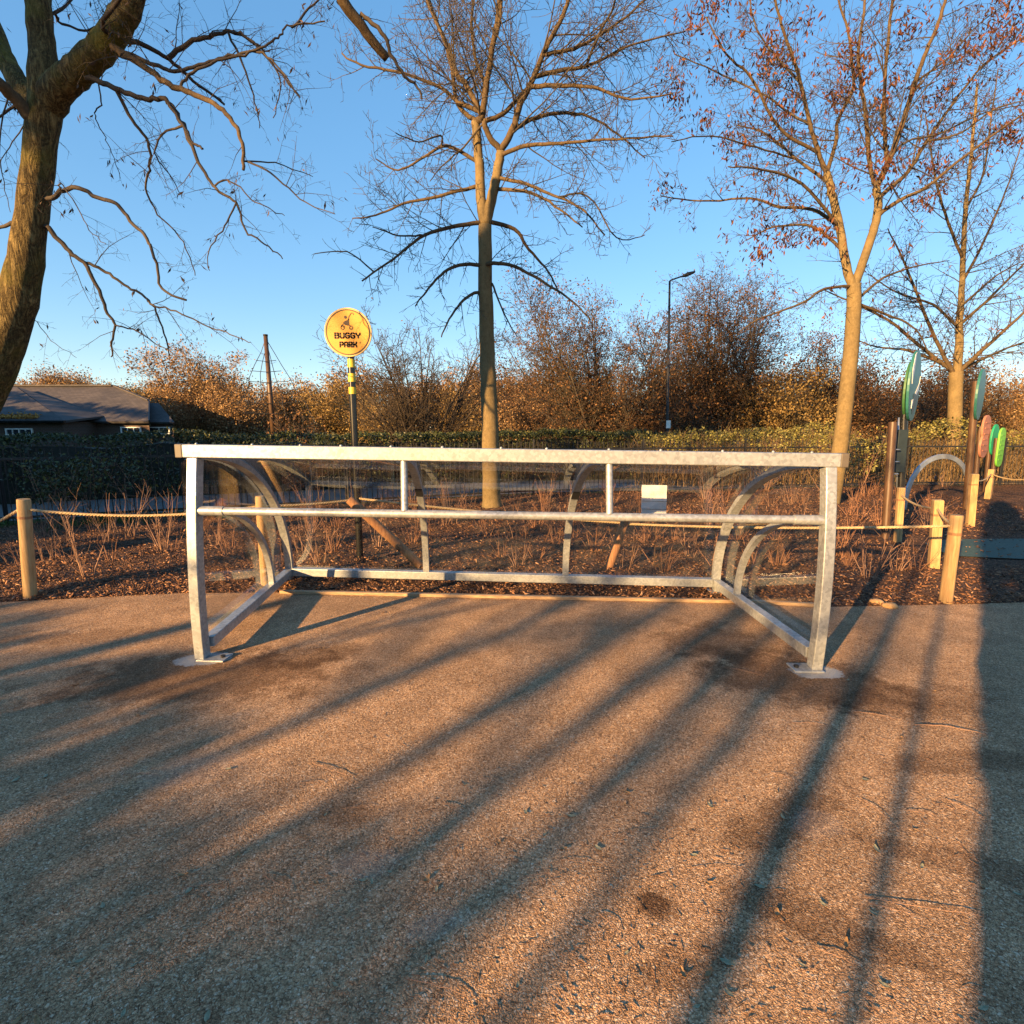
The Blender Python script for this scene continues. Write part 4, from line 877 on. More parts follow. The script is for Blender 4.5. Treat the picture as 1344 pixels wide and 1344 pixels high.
# --- right
Y3 = 11.0
g = Grow(33, dens=(6, 6.5, 6.5), ratio=(.6, .6, .6), maxl=3, trop=(.02, .03, .02, -.01), wander=.13, rmin=.005)
g.guided([(1088, 672), (1095, 640), (1104, 580), (1114, 490), (1120, 420), (1121, 372)], Y3, 24, 18, 0, 0, trunk=True, amp=.004)
for px, w0, w1, L1 in ((Q3((742, 1010), (718, 940), (695, 800), (665, 680), (650, 610)), 12, 9, .9), (Q3((748, 1010), (775, 930), (810, 820), (830, 730), (822, 660)), 12, 10, .9)): g.guided(px, Y3, w0, w1, rng.uniform(-.4, .4), L1, trunk=True, dens=1.5)
for px, w0, w1, L1 in ((Q3((650, 610), (620, 540), (590, 440), (555, 290), (520, 180), (480, 60), (450, -80)), 7, 2.5, 1.1), (Q3((655, 610), (680, 500), (690, 420), (740, 310), (735, 200), (720, 100), (690, 0), (670, -120)), 6, 2.5, 1.1), (Q3((822, 660), (800, 580), (785, 400), (770, 310), (760, 180), (780, 40), (790, -80)), 7, 3, 1.1), (Q3((825, 665), (870, 560), (910, 450), (960, 290), (1000, 180), (1050, 60), (1080, -60)), 9, 4, 1.2), (Q3((838, 690), (930, 610), (1000, 500), (1090, 370), (1200, 230), (1344, 130), (1450, 60)), 7, 2, 1.1), (Q3((830, 760), (900, 710), (1000, 660), (1150, 540), (1344, 400), (1480, 330)), 7, 2, 1.0), (Q3((855, 570), (850, 400), (860, 200), (880, 0), (890, -120)), 6, 3, 1.1), (Q3((870, 550), (930, 500), (1050, 470), (1200, 400), (1344, 370)), 4, 1.5, .9),
    (Q3((738, 1010), (640, 1020), (560, 1070), (420, 1120), (340, 1170)), 5, 1.5, .5), (Q3((690, 800), (600, 740), (480, 730), (380, 700), (200, 710), (60, 690)), 6, 1.5, .9), (Q3((690, 800), (560, 650), (430, 600), (300, 590)), 5, 1.5, .9), (Q3((655, 640), (540, 560), (430, 470), (330, 440)), 5, 1.5, .9), (Q3((605, 540), (480, 450), (380, 270), (300, 200), (220, 60)), 5, 1.5, 1.0), (Q3((700, 890), (600, 800), (470, 800), (360, 850)), 5, 1.5, .7), (Q3((555, 290), (470, 200), (400, 100), (370, -30)), 4, 1.5, .9), (Q3((590, 440), (520, 400), (420, 330), (250, 250), (110, 190)), 4, 1.5, .9), (Q3((540, 560), (400, 520), (240, 480), (100, 500)), 3, 1.2, .7),
    (Q3((760, 1060), (850, 980), (960, 940), (1080, 920)), 5, 1.5, .5), (Q3((760, 1070), (860, 1110), (960, 1160), (1010, 1250)), 5, 1.5, .5), (Q3((1000, 500), (1120, 470), (1250, 380), (1400, 350)), 4, 1.5, .8), (Q3((960, 290), (1080, 200), (1180, 90), (1300, 0)), 4, 1.5, .9)):
    g.guided(px, Y3, w0 * .9, w1 * .9, None, L1 * 1.25)
rt = tree_thing('bare_tree', (g.trunk[0][0][0].x, g.trunk[0][0][0].y, 0), 'tall forked tree with rusty seed clusters behind the right end of the shelter'); rel(rt, g); g.limbmat = M['bark_limb_shade']
r3 = np.random.RandomState(5); T = np.array([t[0][:] for t in g.tips]); K = len(T); pick = T[r3.rand(K) < .10]
C = np.repeat(pick, 5, axis=0) + r3.normal(size=(len(pick) * 5, 3)) * np.array([[.05, .05, .07]])
pick2 = T[r3.rand(K) < .010]; C2 = np.repeat(pick2, 55, axis=0) + r3.normal(size=(len(pick2) * 55, 3)) * np.array([[.13, .13, .11]])
ex = []
for (x, y, n_, s_) in ((1030, 600, 150, .16), (985, 710, 120, .15), (630, 830, 130, .15), (450, 190, 120, .14), (850, 600, 140, .16), (110, 330, 90, .16), (180, 80, 140, .2), (130, 370, 70, .15), (210, 430, 60, .12), (1290, 500, 90, .18), (1280, 60, 140, .3), (1340, 90, 120, .25), (740, 200, 90, .15), (415, 890, 80, .12), (270, 20, 120, .2)):
    q = Q3((x, y))[0]; c = P(q[0], q[1], Y3 + rng.uniform(-.8, .8)) - rt.location; ex.append(np.array(c[:]) + r3.normal(size=(n_, 3)) * s_ * np.array([[1, 1, .7]]))
C = np.concatenate([C, C2] + ex)
g.build(rt, M['bark_smooth'], M['twig_mid'], M['leaf_rust'], (C, (.06, .14), .3, r3, 1.1))
# --- far right
Y4 = 15.5
g = Grow(44, dens=(6, 6, 4.5), ratio=(.5, .5, .5), maxl=3, trop=(.02, .03, .02, .0), wander=.14, rmin=.0065)
g.guided([(1249, 640), (1251, 600), (1253, 550), (1255, 488)], Y4, 22, 19, 0, 0, trunk=True, amp=.004)
g.guided([(1256, 495), (1259, 450), (1259, 420), (1263, 370), (1266, 290), (1275, 200), (1283, 110)], Y4, 13, 3, .3, 1.3, trunk=True)
for px, w0, w1, L1 in (([(1252, 492), (1238, 478), (1205, 452), (1165, 420), (1120, 398), (1080, 380)], 8, 1.5, 1.0), ([(1250, 495), (1228, 445), (1205, 390), (1185, 340), (1165, 300)], 7, 1.5, 1.2), ([(1260, 492), (1295, 455), (1344, 410), (1400, 350)], 8, 2, 1.2), ([(1262, 490), (1310, 462), (1370, 440)], 6, 2, 1.0), ([(1262, 425), (1295, 395), (1340, 350), (1390, 300)], 6, 1.5, 1.2), ([(1264, 370), (1290, 320), (1320, 250), (1344, 180)], 5, 1.5, 1.2), ([(1264, 340), (1240, 280), (1225, 220), (1215, 150)], 5, 1.5, 1.2), ([(1258, 430), (1225, 400), (1180, 385), (1140, 360)], 5, 1.2, 1.0), ([(1268, 280), (1290, 230), (1300, 160), (1310, 90)], 4, 1.5, 1.1), ([(1240, 478), (1190, 460), (1150, 455), (1110, 440)], 5, 1.2, .9), ([(1262, 400), (1310, 360), (1370, 330)], 4, 1.2, 1.0)):
    g.guided(px, Y4, w0 * .9, w1 * .9, None, L1 * 1.25)
rt = tree_thing('bare_tree', (g.trunk[0][0][0].x, g.trunk[0][0][0].y, 0), 'short trunked spreading bare tree at the right behind the steel arch'); rel(rt, g); g.limbmat = M['bark_limb_shade']
T = np.array([t[0][:] for t in g.tips]); pick = T[r3.rand(len(T)) < .06]; C = np.repeat(pick, 5, axis=0) + r3.normal(size=(len(pick) * 5, 3)) * .08
g.build(rt, M['bark_smooth'], M['twig_mid'], M['leaf_rust'], (C, (.06, .13), .3, r3, 1.0))
# --- left, big
Y1 = 5.6
g = Grow(55, dens=(6, 10, 10), ratio=(.5, .45, .5), maxl=3, trop=(-.02, -.03, -.05, -.06), wander=.2, rmin=.0017, tipdroop=.10, minL=.05, ang=(35, 85), cap=.006)
g.guided([(-165, 790), (-118, 690), (-62, 580), (-13, 490), (11, 430), (29, 368), (40, 298), (51, 205), (60, 125), (55, 60), (51, 0), (48, -120), (45, -300)], Y1, 88, 30, .2, 0, trunk=True, amp=.004)
g.trunk[-1] = (g.trunk[-1][0], [.67 * w_ * Y1 / FPX / 2 for w_ in np.interp(np.linspace(0, 1, len(g.trunk[-1][0])), [0, .15, .3, .5, .6, .68, .74, .85, 1], [98, 84, 70, 50, 49, 53, 40, 38, 31])])
g.guided([(62, 140), (82, 112), (108, 88), (135, 62), (156, 32), (172, -4), (186, -60), (230, -160), (300, -260)], Y1, 42, 22, -.6, .9, trunk=True, dens=1.5)
g.guided([(55, 150), (22, 105), (0, 60), (-20, 10), (-60, -60)], Y1, 30, 22, .5, .6, trunk=True, dens=1.5)
g.guided([(60, 170), (20, 130), (-20, 95), (-80, 60)], Y1, 20, 14, -.5, .5, dens=1.5)
for px, w0, w1, L1, dn in ((Q1((200, 775), (250, 745), (315, 738), (380, 775), (450, 795), (510, 865), (575, 935), (605, 1010), (635, 1130), (725, 1178)), 9, 3.5, .35, 1.6), (Q1((190, 895), (260, 975), (330, 1030), (380, 1120), (415, 1210), (450, 1275), (440, 1344), (438, 1400)), 10, 2.5, .5, 3), (Q1((325, 1020), (400, 1055), (480, 1110), (570, 1165), (620, 1240), (655, 1344), (665, 1390)), 6, 2, .5, 3), (Q1((575, 1165), (600, 1195), (690, 1220), (800, 1270), (900, 1310), (980, 1344)), 3.5, 1.2, .4, 4), (Q1((450, 1275), (540, 1300), (610, 1344), (700, 1400)), 3, 1.2, .4, 4),
    (Q1((345, 300), (450, 345), (560, 385), (650, 390), (700, 460), (730, 520), (790, 660), (850, 740), (930, 800), (960, 900), (1040, 960), (1110, 1010)), 10, 1.5, .55, 3), (Q1((650, 390), (715, 490), (760, 560), (790, 578)), 6, 3, .3, 2), (Q1((460, 195), (590, 280), (680, 340), (760, 370), (860, 420), (920, 490), (950, 560), (955, 665)), 11, 4, .5, 2.5), (Q1((440, 155), (560, 175), (660, 230), (760, 320), (880, 405)), 9, 4, .45, 2), (Q1((480, 200), (620, 260), (700, 280), (800, 250), (900, 220), (1010, 205), (1080, 250), (1175, 380)), 7, 2, .55, 3), (Q1((660, 215), (720, 180), (820, 145), (900, 125), (1000, 170), (1060, 240), (1180, 380)), 8, 2, .55, 3), (Q1((715, 320), (800, 260), (930, 220), (1040, 180), (1100, 140), (1140, 100), (1270, 85)), 5, 2, .55, 3), (Q1((450, 360), (520, 470), (580, 560), (590, 650), (570, 740), (620, 840), (720, 950), (765, 1080)), 6, 1.5, .5, 3), (Q1((700, 500), (640, 520), (605, 600), (660, 680), (715, 775)), 4, 1.2, .4, 4), (Q1((960, 630), (1080, 640), (1230, 690)), 3, 1, .4, 4), (Q1((960, 640), (1060, 680), (1180, 780), (1310, 840)), 3.5, 1, .45, 4), (Q1((930, 800), (880, 890), (820, 980), (815, 1060)), 3, 1, .4, 4), (Q1((840, 715), (910, 710), (1000, 790), (1120, 850)), 3, 1, .45, 4), (Q1((890, 130), (950, 250), (1000, 400), (1020, 500)), 4, 1.2, .4, 4), (Q1((900, 100), (960, 140), (1050, 230), (1100, 330), (1070, 460)), 4, 1.2, .4, 4), (Q1((1140, 100), (1200, 50), (1280, -30), (1344, -80)), 4, 1.5, .5, 3),
    (Q1((370, 270), (400, 400), (370, 440), (400, 520), (440, 600), (470, 700)), 3, 1, .4, 4), (Q1((240, 720), (300, 800), (350, 900), (420, 960)), 2.5, 1, .35, 4), (Q1((400, 100), (480, -20), (560, -120)), 8, 4, .6, 2), (Q1((200, 60), (300, -20), (400, -120)), 6, 3, .6, 2), (Q1((240, 90), (350, 120), (450, 60), (560, 20)), 5, 2, .5, 3), (Q1((100, 390), (40, 430), (-40, 480)), 6, 3, .5, 3), (Q1((60, 870), (0, 890), (-120, 900)), 9, 5, .4, 2), (Q1((40, 300), (0, 560), (10, 680), (40, 830)), 3, 1, .4, 4), (Q1((130, 1250), (200, 1330), (300, 1400)), 2, .8, .3, 4), (Q1((90, 500), (20, 600), (-40, 720)), 3, 1, .3, 4)):
    g.guided(px, Y1, w0 * .85, w1 * .85, g.r.uniform(-.7, .9), L1 * 1.35, dens=dn * 1.5, amp=.006)
# the hanging broken limb at the top, off a high limb of the same tree
g.guided([(230, -160), (330, -210), (400, -110), (440, -18), (474, 34), (508, 78)], Y1 - .3, 22, 11, .9, .5, dens=1.2)
g.guided([(478, 22), (505, 48), (514, 72), (530, 98), (545, 110), (554, 130)], Y1 + .5, 6, 2.5, .1, .5, dens=3)
g.limbmat = M['bark_limb_shade']; rt = tree_thing('old_tree', (g.trunk[0][0][0].x, g.trunk[0][0][0].y, 0), 'big old tree with rough mossy trunk and drooping bare limbs at left edge'); rel(rt, g)
T = np.array([t[0][:] for t in g.tips]); r1 = np.random.RandomState(8); pick = T[r1.rand(len(T)) < .10]; C = np.repeat(pick, 2, axis=0) + r1.normal(size=(len(pick) * 2, 3)) * .025
g.build(rt, M['bark_big'], M['twig_dark'], M['leaf_pod'], (C, (.03, .08), .25, r1, 1.2), ns=12)

# ================================================================== MID-DISTANCE TREES
def bush_tree(name, u, Y, h_, spread, ns, seed, label, bark, twig, leafmat=None, frac=.3, kk=3, lsz=(.08, .16), lsp=.15, dens=(4.6, 5.0), zlow=0.0, maxl=3, rb=.065, trunk_h=0.0, f0=.2, base_px=None):
    b = P(u, 572, Y); rt = empty(name, (b.x, b.y, 0), label, 'tree'); g = Grow(seed, dens=dens + (4.5,), ratio=(.42, .5, .5), maxl=maxl, trop=(.03, .02, .02, .01), wander=.17, rmin=.009, minL=.2, ang=(25, 65), thick=.02, cap=.012); r = g.r
    if trunk_h: g.tubes.append(([Vector((0, 0, -.1)), Vector((.03, 0, trunk_h * .5)), Vector((0, 0, trunk_h))], [rb * 2.4, rb * 2, rb * 1.8]))
    for k in range(ns):
        q = 6.283 * k / ns + r.uniform(-.4, .4); s_ = spread * (r.random() ** .7); d = Vector((math.cos(q) * s_, math.sin(q) * s_, 1)).normalized()
        g.grow(Vector((math.cos(q) * .12, math.sin(q) * .12, trunk_h * .95)), d, (h_ - trunk_h) * r.uniform(.72, 1.0) * (1 - .12 * s_), rb * r.uniform(.6, 1.1), 0, f0)
    leaf = None
    if leafmat:
        C = tip_leaves(g, frac, kk, lsp, seed); C = C[C[:, 2] > zlow]; leaf = (C, lsz, .6, np.random.RandomState(seed), .3)
    g.build(rt, bark, twig, leafmat, leaf, 6); return rt
B_ = M
bush_tree('bare_tree', 555, 20, 6.0, 1.0, 20, 201, 'dark bare many stemmed tree between the yellow sign and the middle trunk', B_['twig_dark'], B_['twig_dark'], B_['leaf_pod'], .05, 2, (.05, .1))
bush_tree('brown_tree', 790, 22, 7.9, 1.1, 22, 202, 'broad many stemmed tree with russet leaf tips left of the lamp post', B_['twig_mid'], B_['twig_mid'], B_['leaf_brown'], .42, 5, (.05, .11))
bush_tree('brown_tree', 935, 25, 8.4, .9, 20, 203, 'dark upright bare tree just right of the lamp post', B_['twig_dark'], B_['twig_dark'], B_['leaf_brown'], .34, 5, (.05, .11))
bush_tree('brown_tree', 1030, 23, 4.0, 1.0, 14, 204, 'low rounded tree full of golden brown leaves left of the leaning trunk', B_['twig_mid'], B_['twig_mid'], B_['leaf_gold'], .8, 11, (.06, .12), .25)
bush_tree('brown_tree', 880, 21, 3.4, 1.2, 14, 205, 'low dark russet thicket at the foot of the lamp post', B_['twig_dark'], B_['twig_dark'], B_['leaf_brown'], .7, 9, (.06, .12), .22)
bush_tree('brown_tree', 725, 24, 3.2, 1.2, 12, 206, 'low brown bush right of the middle trunk', B_['twig_dark'], B_['twig_mid'], B_['leaf_brown'], .7, 9, (.06, .12), .22)
bush_tree('brown_tree', 1150, 24, 4.6, 1.0, 14, 207, 'dark brown twiggy tree right of the leaning trunk', B_['twig_dark'], B_['twig_dark'], B_['leaf_brown'], .5, 9, (.06, .12), .25)
bush_tree('brown_tree', 1080, 27, 5.6, .8, 12, 208, 'russet twiggy tree partly hidden by the leaning trunk', B_['twig_mid'], B_['twig_mid'], B_['leaf_brown'], .5, 8, (.06, .12), .25)
bush_tree('brown_tree', 1225, 27, 4.8, 1.0, 13, 209, 'brown twiggy tree behind the big teal panel', B_['twig_dark'], B_['twig_mid'], B_['leaf_brown'], .5, 8, (.07, .13), .25)
bush_tree('brown_tree', 1320, 28, 5.0, 1.0, 13, 210, 'brown twiggy tree at the far right edge behind the panels', B_['twig_mid'], B_['twig_gold'], B_['leaf_orange'], .5, 8, (.07, .13), .25)
bush_tree('orange_tree', 270, 40, 7.9, .65, 15, 211, 'tall orange tipped bare tree between the roof and the rope mast', B_['twig_mid'], B_['twig_gold'], B_['leaf_orange'], .45, 3, (.12, .22), .25)
bush_tree('orange_tree', 235, 37, 4.2, 1.0, 14, 212, 'low orange leaved tree beside the lodge end', B_['twig_mid'], B_['twig_gold'], B_['leaf_orange'], .9, 9, (.09, .17), .3)
bush_tree('orange_tree', 318, 38, 4.6, .9, 14, 213, 'orange brown tree just left of the rope mast', B_['twig_mid'], B_['twig_gold'], B_['leaf_orange'], .9, 9, (.09, .17), .3)
bush_tree('dark_tree', 388, 30, 2.9, 1.1, 12, 214, 'low dark reddish tree between the rope mast and the sign', B_['twig_dark'], B_['twig_dark'], B_['leaf_brown'], .5, 4, (.1, .18), .2)
bush_tree('golden_tree', 450, 42, 5.2, .9, 14, 215, 'golden rounded tree just left of the sign pole', B_['twig_gold'], B_['twig_gold'], B_['leaf_gold'], .8, 9, (.10, .18), .35)
bush_tree('golden_tree', 505, 36, 4.0, 1.1, 14, 216, 'golden leafy tree just right of the sign pole', B_['twig_gold'], B_['twig_gold'], B_['leaf_gold'], .8, 10, (.09, .17), .3)
bush_tree('golden_tree', 605, 34, 3.6, 1.1, 14, 217, 'golden brown tree left of the middle trunk, low behind the hedge', B_['twig_gold'], B_['twig_gold'], B_['leaf_gold'], .8, 9, (.09, .16), .3)
bush_tree('brown_tree', 690, 33, 4.0, 1.1, 14, 218, 'russet leafy tree right behind the middle trunk', B_['twig_mid'], B_['twig_mid'], B_['leaf_orange'], .6, 7, (.08, .15), .3)
bush_tree('orange_tree', 95, 50, 6.4, .9, 14, 219, 'orange tree showing over the left end of the roof ridge', B_['twig_mid'], B_['twig_gold'], B_['leaf_orange'], .9, 9, (.11, .2), .4)
bush_tree('golden_tree', 175, 52, 6.0, .9, 14, 220, 'yellow green tree showing over the right end of the roof ridge', B_['twig_gold'], B_['twig_gold'], B_['leaf_gold'], .9, 10, (.11, .2), .4)
bush_tree('orange_tree', 20, 52, 6.2, .9, 14, 221, 'orange brown tree behind the roof next to the big left trunk', B_['twig_mid'], B_['twig_gold'], B_['leaf_orange'], .9, 9, (.11, .2), .4)
# far wood: one mass
prot = []
for sd in (301, 302, 303):
    g = Grow(sd, dens=(2.4, 3.2, 2.5), ratio=(.42, .5, .5), maxl=2, trop=(.05, .04, .03), wander=.16, rmin=.018, minL=.5, ang=(25, 65), thick=9)
    for k in range(11):
        q = 6.283 * k / 11; s_ = .8 * g.r.random() ** .6; g.grow(Vector((0, 0, .2)), Vector((math.cos(q) * s_, math.sin(q) * s_, 1)).normalized(), 7.5 * g.r.uniform(.75, 1), .09, 0, .2)
    C = tip_leaves(g, .9, 9, .45, sd); prot.append((segs_mesh('x', g.A, g.B, g.ra, g.rb), leaf_mesh('y', C, (.16, .32), .7, np.random.RandomState(sd))))
def wood(name, x0, x1, n_, y0, y1, k0, lm, tm, keep, label, seed):
    r5 = np.random.RandomState(seed); tw = [[], []]; lf = [[], []]; n0 = n1 = 0
    for k in range(n_):
        x = x0 + (x1 - x0) * (k + r5.rand()) / n_; y = r5.uniform(y0, y1); s_ = k0 * r5.uniform(.62, 1.15); q = r5.rand() * 6.28; cR = np.array([[math.cos(q), -math.sin(q), 0], [math.sin(q), math.cos(q), 0], [0, 0, 1]]) * s_
        (V, F), (V2, F2) = prot[k % 3]; F2 = F2[r5.rand(len(F2)) < keep]
        tw[0].append(V @ cR.T + [x, y, 0]); tw[1].append(F + n0); n0 += len(V); lf[0].append(V2 @ cR.T + [x, y, 0]); lf[1].append(F2 + n1); n1 += len(V2)
    fw = empty(name, (0, y0, 0)); tag(fw, label, 'woodland', kind='stuff')
    tag(link('branches', np_mesh('branches', np.concatenate(tw[0]), np.concatenate(tw[1])), M[tm], fw), kind='stuff').location = (0, -y0, 0)
    tag(link('leaves', np_mesh('leaves', np.concatenate(lf[0]), np.concatenate(lf[1])), M[lm], fw), kind='stuff').location = (0, -y0, 0)
wood('far_wood', -95, 6, 44, 60, 84, .95, 'leaf_orange', 'twig_gold', .8, 'distant band of golden brown autumn trees along the horizon at left', 17)
wood('brown_wood', -2, 80, 46, 34, 56, .74, 'leaf_brown', 'twig_mid', .3, 'dense brown twiggy wood behind the trees at right', 18)

# ================================================================== LODGE
ob = Vector((-24, 30, 0)); lg = empty('park_lodge', ob, 'long low brick lodge with a dark tiled roof at left behind the hedge', 'building')
def lpart(m, name, mat, parent=None, **k):
    o = m.build(name, M[mat], parent or lg, **k)
    if parent is None: o.matrix_parent_inverse = Matrix.Translation(-ob)
    return o
ye, ze, yr, zr = 30.0, 1.98, 34.0, 4.15
def roofslab(faces, t=.12):
    m = MB()
    for f in faces:
        f = [Vector(q) for q in f]; n_ = len(f); nr = (f[1] - f[0]).cross(f[2] - f[1]).normalized(); nr = nr if nr.z > 0 else -nr
        m.add(f + [q - nr * t for q in f], [tuple(range(n_)), tuple(range(n_, 2 * n_))[::-1]] + [(k, k + n_, (k + 1) % n_ + n_, (k + 1) % n_) for k in range(n_)])
    return m
pe = P(195, 553, ye); xe = pe.x; ze = pe.z; ph = P(195, 526, 32.1); pr_ = P(150, 507, yr); zr = pr_.z; XB = -.71 * 38
lpart(roofslab([[(-46, ye, ze), (xe, ye, ze), ph, pr_, (-46, yr, zr)], [(-46, 38, ze), (-46, yr, zr - .003), pr_ - Vector((0, 0, .003)), (XB, 38, ze)], [pr_ - Vector((0, 0, .002)), ph, (ph.x - 2.6, 35.9, ph.z - .3), (XB, 38, ze)]]), 'main_roof', 'tiles')
m = MB(); m.add([(xe - .3, ye + .45, 0), (XB - .3, 37.5, 0), (XB - .3, 37.5, ze - .1), (ph.x - .35, 32.2, ph.z - .2), (xe - .3, ye + .45, ze - .02), (-46, ye + .45, 0), (-46, ye + .45, ze - .02)], [(0, 1, 2, 3, 4), (0, 4, 6, 5)]); lpart(m, 'wall', 'brick')
l0 = P(192, 554, 30.9); l1 = P(229, 554, 30.9); l2 = P(208, 529, 32.9); l3 = P(194, 529, 32.9)
lpart(roofslab([[l0, l1, l2, l3], [l1, (l1.x - 3.5, 36.5, l1.z), l2]]), 'lean_to_roof', 'tiles')
m = MB(); a_ = l1 + Vector((-.3, .35, -.05)); b_ = Vector((l1.x - 3.9, 36.4, l1.z - .05)); c_ = l0 + Vector((0, .35, -.05)); Z0 = Vector((1, 1, 0))
m.add([a_ * Z0, b_ * Z0, b_, a_, c_ * Z0, c_], [(0, 1, 2, 3), (0, 3, 5, 4)]); lpart(m, 'lean_to_wall', 'brick')
# projecting wing with its own hipped roof
lpart(roofslab([[(-46, 27.8, 1.9), (-23.0, 27.8, 1.9), (-29.6, 32.6, 3.95), (-46, 32.6, 3.95)], [(-23.0, 27.8, 1.9), (-23.0, 30.6, 2.2), (-29.6, 32.7, 3.95)]]), 'wing_roof', 'tiles')
m = MB(); m.box((-34.9, 29.6, .93), (23, 2.9, 1.86)); lpart(m, 'wing_wall', 'brick')
m = MB(); m.sweep([(-46, 27.75, 1.86), (-22.95, 27.75, 1.86)], rectprof(.14, .1)); gt = lpart(m, 'gutter', 'black')
r6 = np.random.RandomState(9); C = np.stack([r6.uniform(-30, -24.6, 1500), 27.95 + np.abs(r6.normal(size=1500)) * .22, np.zeros(1500)], 1); C[:, 2] = 1.93 + (C[:, 1] - 27.8) * .43 + r6.rand(1500) * .1
V, F = leaf_mesh('gl', C, (.07, .14), .7, r6); o = link('gutter_leaves', np_mesh('gutter_leaves', V, F), M['leaf_gutter']); tag(o, 'band of golden fallen leaves lying along the lodge roof edge', 'leaves', kind='stuff')
m = MB(); m.sweep([(-46, yr, zr + .05), pr_ + Vector((-.1, 0, .05))], rectprof(.26, .1)); m.sweep([pr_ + Vector((0, 0, .04)), ph + Vector((0, 0, .04))], rectprof(.16, .07)); lpart(m, 'ridge_tiles', 'tiles')
m = MB(); m.sweep([(xe + .04, ye - .02, ze - .04), ph + Vector((.04, 0, -.02))], rectprof(.06, .22)); lpart(m, 'verge_board', 'black')
def window(x0, x1, y, z0, z1, nx_, nz_):
    m = MB(); w_ = .06
    m.box(((x0 + x1) / 2, y, z1), (x1 - x0 + w_, .08, w_)); m.box(((x0 + x1) / 2, y, z0), (x1 - x0 + w_, .08, w_))
    for k in range(nx_ + 1): m.box((x0 + (x1 - x0) * k / nx_, y, (z0 + z1) / 2), (w_ if k in (0, nx_) else .035, .075, z1 - z0 - w_))
    for k in range(1, nz_): m.box(((x0 + x1) / 2, y - .002, z0 + (z1 - z0) * k / nz_), (x1 - x0 - w_, .07, .035))
    f = lpart(m, 'window', 'white'); m = MB(); m.box(((x0 + x1) / 2, y + .02, (z0 + z1) / 2), (x1 - x0, .01, z1 - z0)); p = m.build('pane', M['pane'], f)
def winpx(u0, v0, u1, v1, Y, nx_, nz_): a = P(u0, v1, Y); b = P(u1, v0, Y); window(a.x, b.x, Y, a.z, b.z, nx_, nz_)
winpx(10, 563, 42, 578, 28.08, 4, 2); winpx(160, 561, 184, 570, 30.36, 3, 1); winpx(196, 561, 222, 569, 31.16, 2, 1)

# ================================================================== LAMP POST, ROPE MAST
YL = 18.2; lb = P(876, 610, YL); lp = empty('street_lamp', (lb.x, lb.y, 0), 'tall thin black lamp post with a short arm among the brown trees', 'street lamp')
tp = P(879, 369, YL) - lp.location
m = MB(); m.tube([Vector((0, 0, 0)), Vector((tp.x * .3, 0, 1.2)), tp], [.06, .05, .032], 10); m.build('pole', M['darkmetal'], lp, True)
e = P(897, 362, YL) - lp.location; m = MB(); m.tube([tp, tp + Vector((.06, 0, .04)), e], .025, 8); m.build('arm', M['darkmetal'], lp, True)
m = MB(); d = (P(912, 357, YL) - lp.location - e); m.sweep([e - d * .1, e + d * .3, e + d], rectprof(.26, .10), scales=[.5, 1, .55]); m.build('lamp_head', M['darkmetal'], lp, bevel=.02)
m = MB(); q = P(876.5, 557, YL) - lp.location; m.box(q + Vector((0, -.07, 0)), (.15, .012, .26)); m.build('plate', M['white'], lp, bevel=.004)
m = MB(); m.tube([q + Vector((0, 0, -.05)), q + Vector((0, 0, .05))], .062, 10); m.build('clip', M['darkmetal'], lp)
YM = 36; mb0 = P(359, 568, YM); ms = empty('climbing_mast', (mb0.x, mb0.y, 0), 'leaning grey timber mast with rope climbing net far off at left', 'climbing frame')
mt = P(348.5, 441, YM) - ms.location; mz = mt.z
m = MB(); m.tube([Vector((0, 0, -.1)), mt], [.17, .13], 12); m.build('mast', M['brownpost'], ms, True)
m = MB(); m.tube([mt, mt + Vector((0, 0, .1))], .15, 12); m.build('cap', M['darkmetal'], ms, True)
for ex_, ez in ((-4.0, 0.0), (4.6, 0.0), (-1.4, .8), (1.6, .8)):
    pts = [mt - Vector((0, 0, .15)) + (Vector((ex_, rng.uniform(-1.2, 1.2), ez)) - mt) * t + Vector((0, 0, -.35 * 4 * t * (1 - t))) for t in [k / 10 for k in range(11)]]
    m = MB(); m.tube(pts, .022, 5); m.build('stay_rope', M['darkmetal'], ms)
for k in range(6):
    z = mz * (.34 + .09 * k); w_ = (mz - z) * .42; xo = mt.x * z / mz; m = MB(); m.tube([Vector((xo - w_, -.2, z)), Vector((xo, -.3, z - .08)), Vector((xo + w_, -.2, z))], .02, 5); m.build('net_rope', M['darkmetal'], ms)

# ================================================================== LEAVES AND TWIGS ON THE PATH
def leaf_proto(L, W, curl, seed):
    r = random.Random(seed); m = MB(); vs_ = []; n_ = 9
    for k in range(n_ + 1):
        t = k / n_; w_ = W * math.sin(math.pi * min(1, t * .92 + .04)) ** .8 / 2; x = (t - .5) * L; z = curl * (2 * t - 1) ** 2
        for s_ in (-1, -.5, 0, .5, 1): vs_.append((x, s_ * w_, z + abs(s_) * curl * .55 + .003 + .0015 * r.random()))
    fs = [(k * 5 + j, k * 5 + j + 1, k * 5 + j + 6, k * 5 + j + 5) for k in range(n_) for j in range(4)]
    top = len(vs_); vs_ += [(x, y, z - .0012) for x, y, z in vs_]; fs += [tuple(q + top for q in f[::-1]) for f in fs]
    m.add(vs_, fs); return m.mesh('fallen_leaf')
lps = [leaf_proto(.042, .017, .003, 1), leaf_proto(.05, .019, .004, 2), leaf_proto(.034, .017, .002, 3)]
lps2 = [leaf_proto(.036, .018, .005, 4), leaf_proto(.045, .014, .006, 5)]
for q in lps: q.materials.append(M['leaf_grey'])
for q in lps2: q.materials.append(M['leaf_tan'])
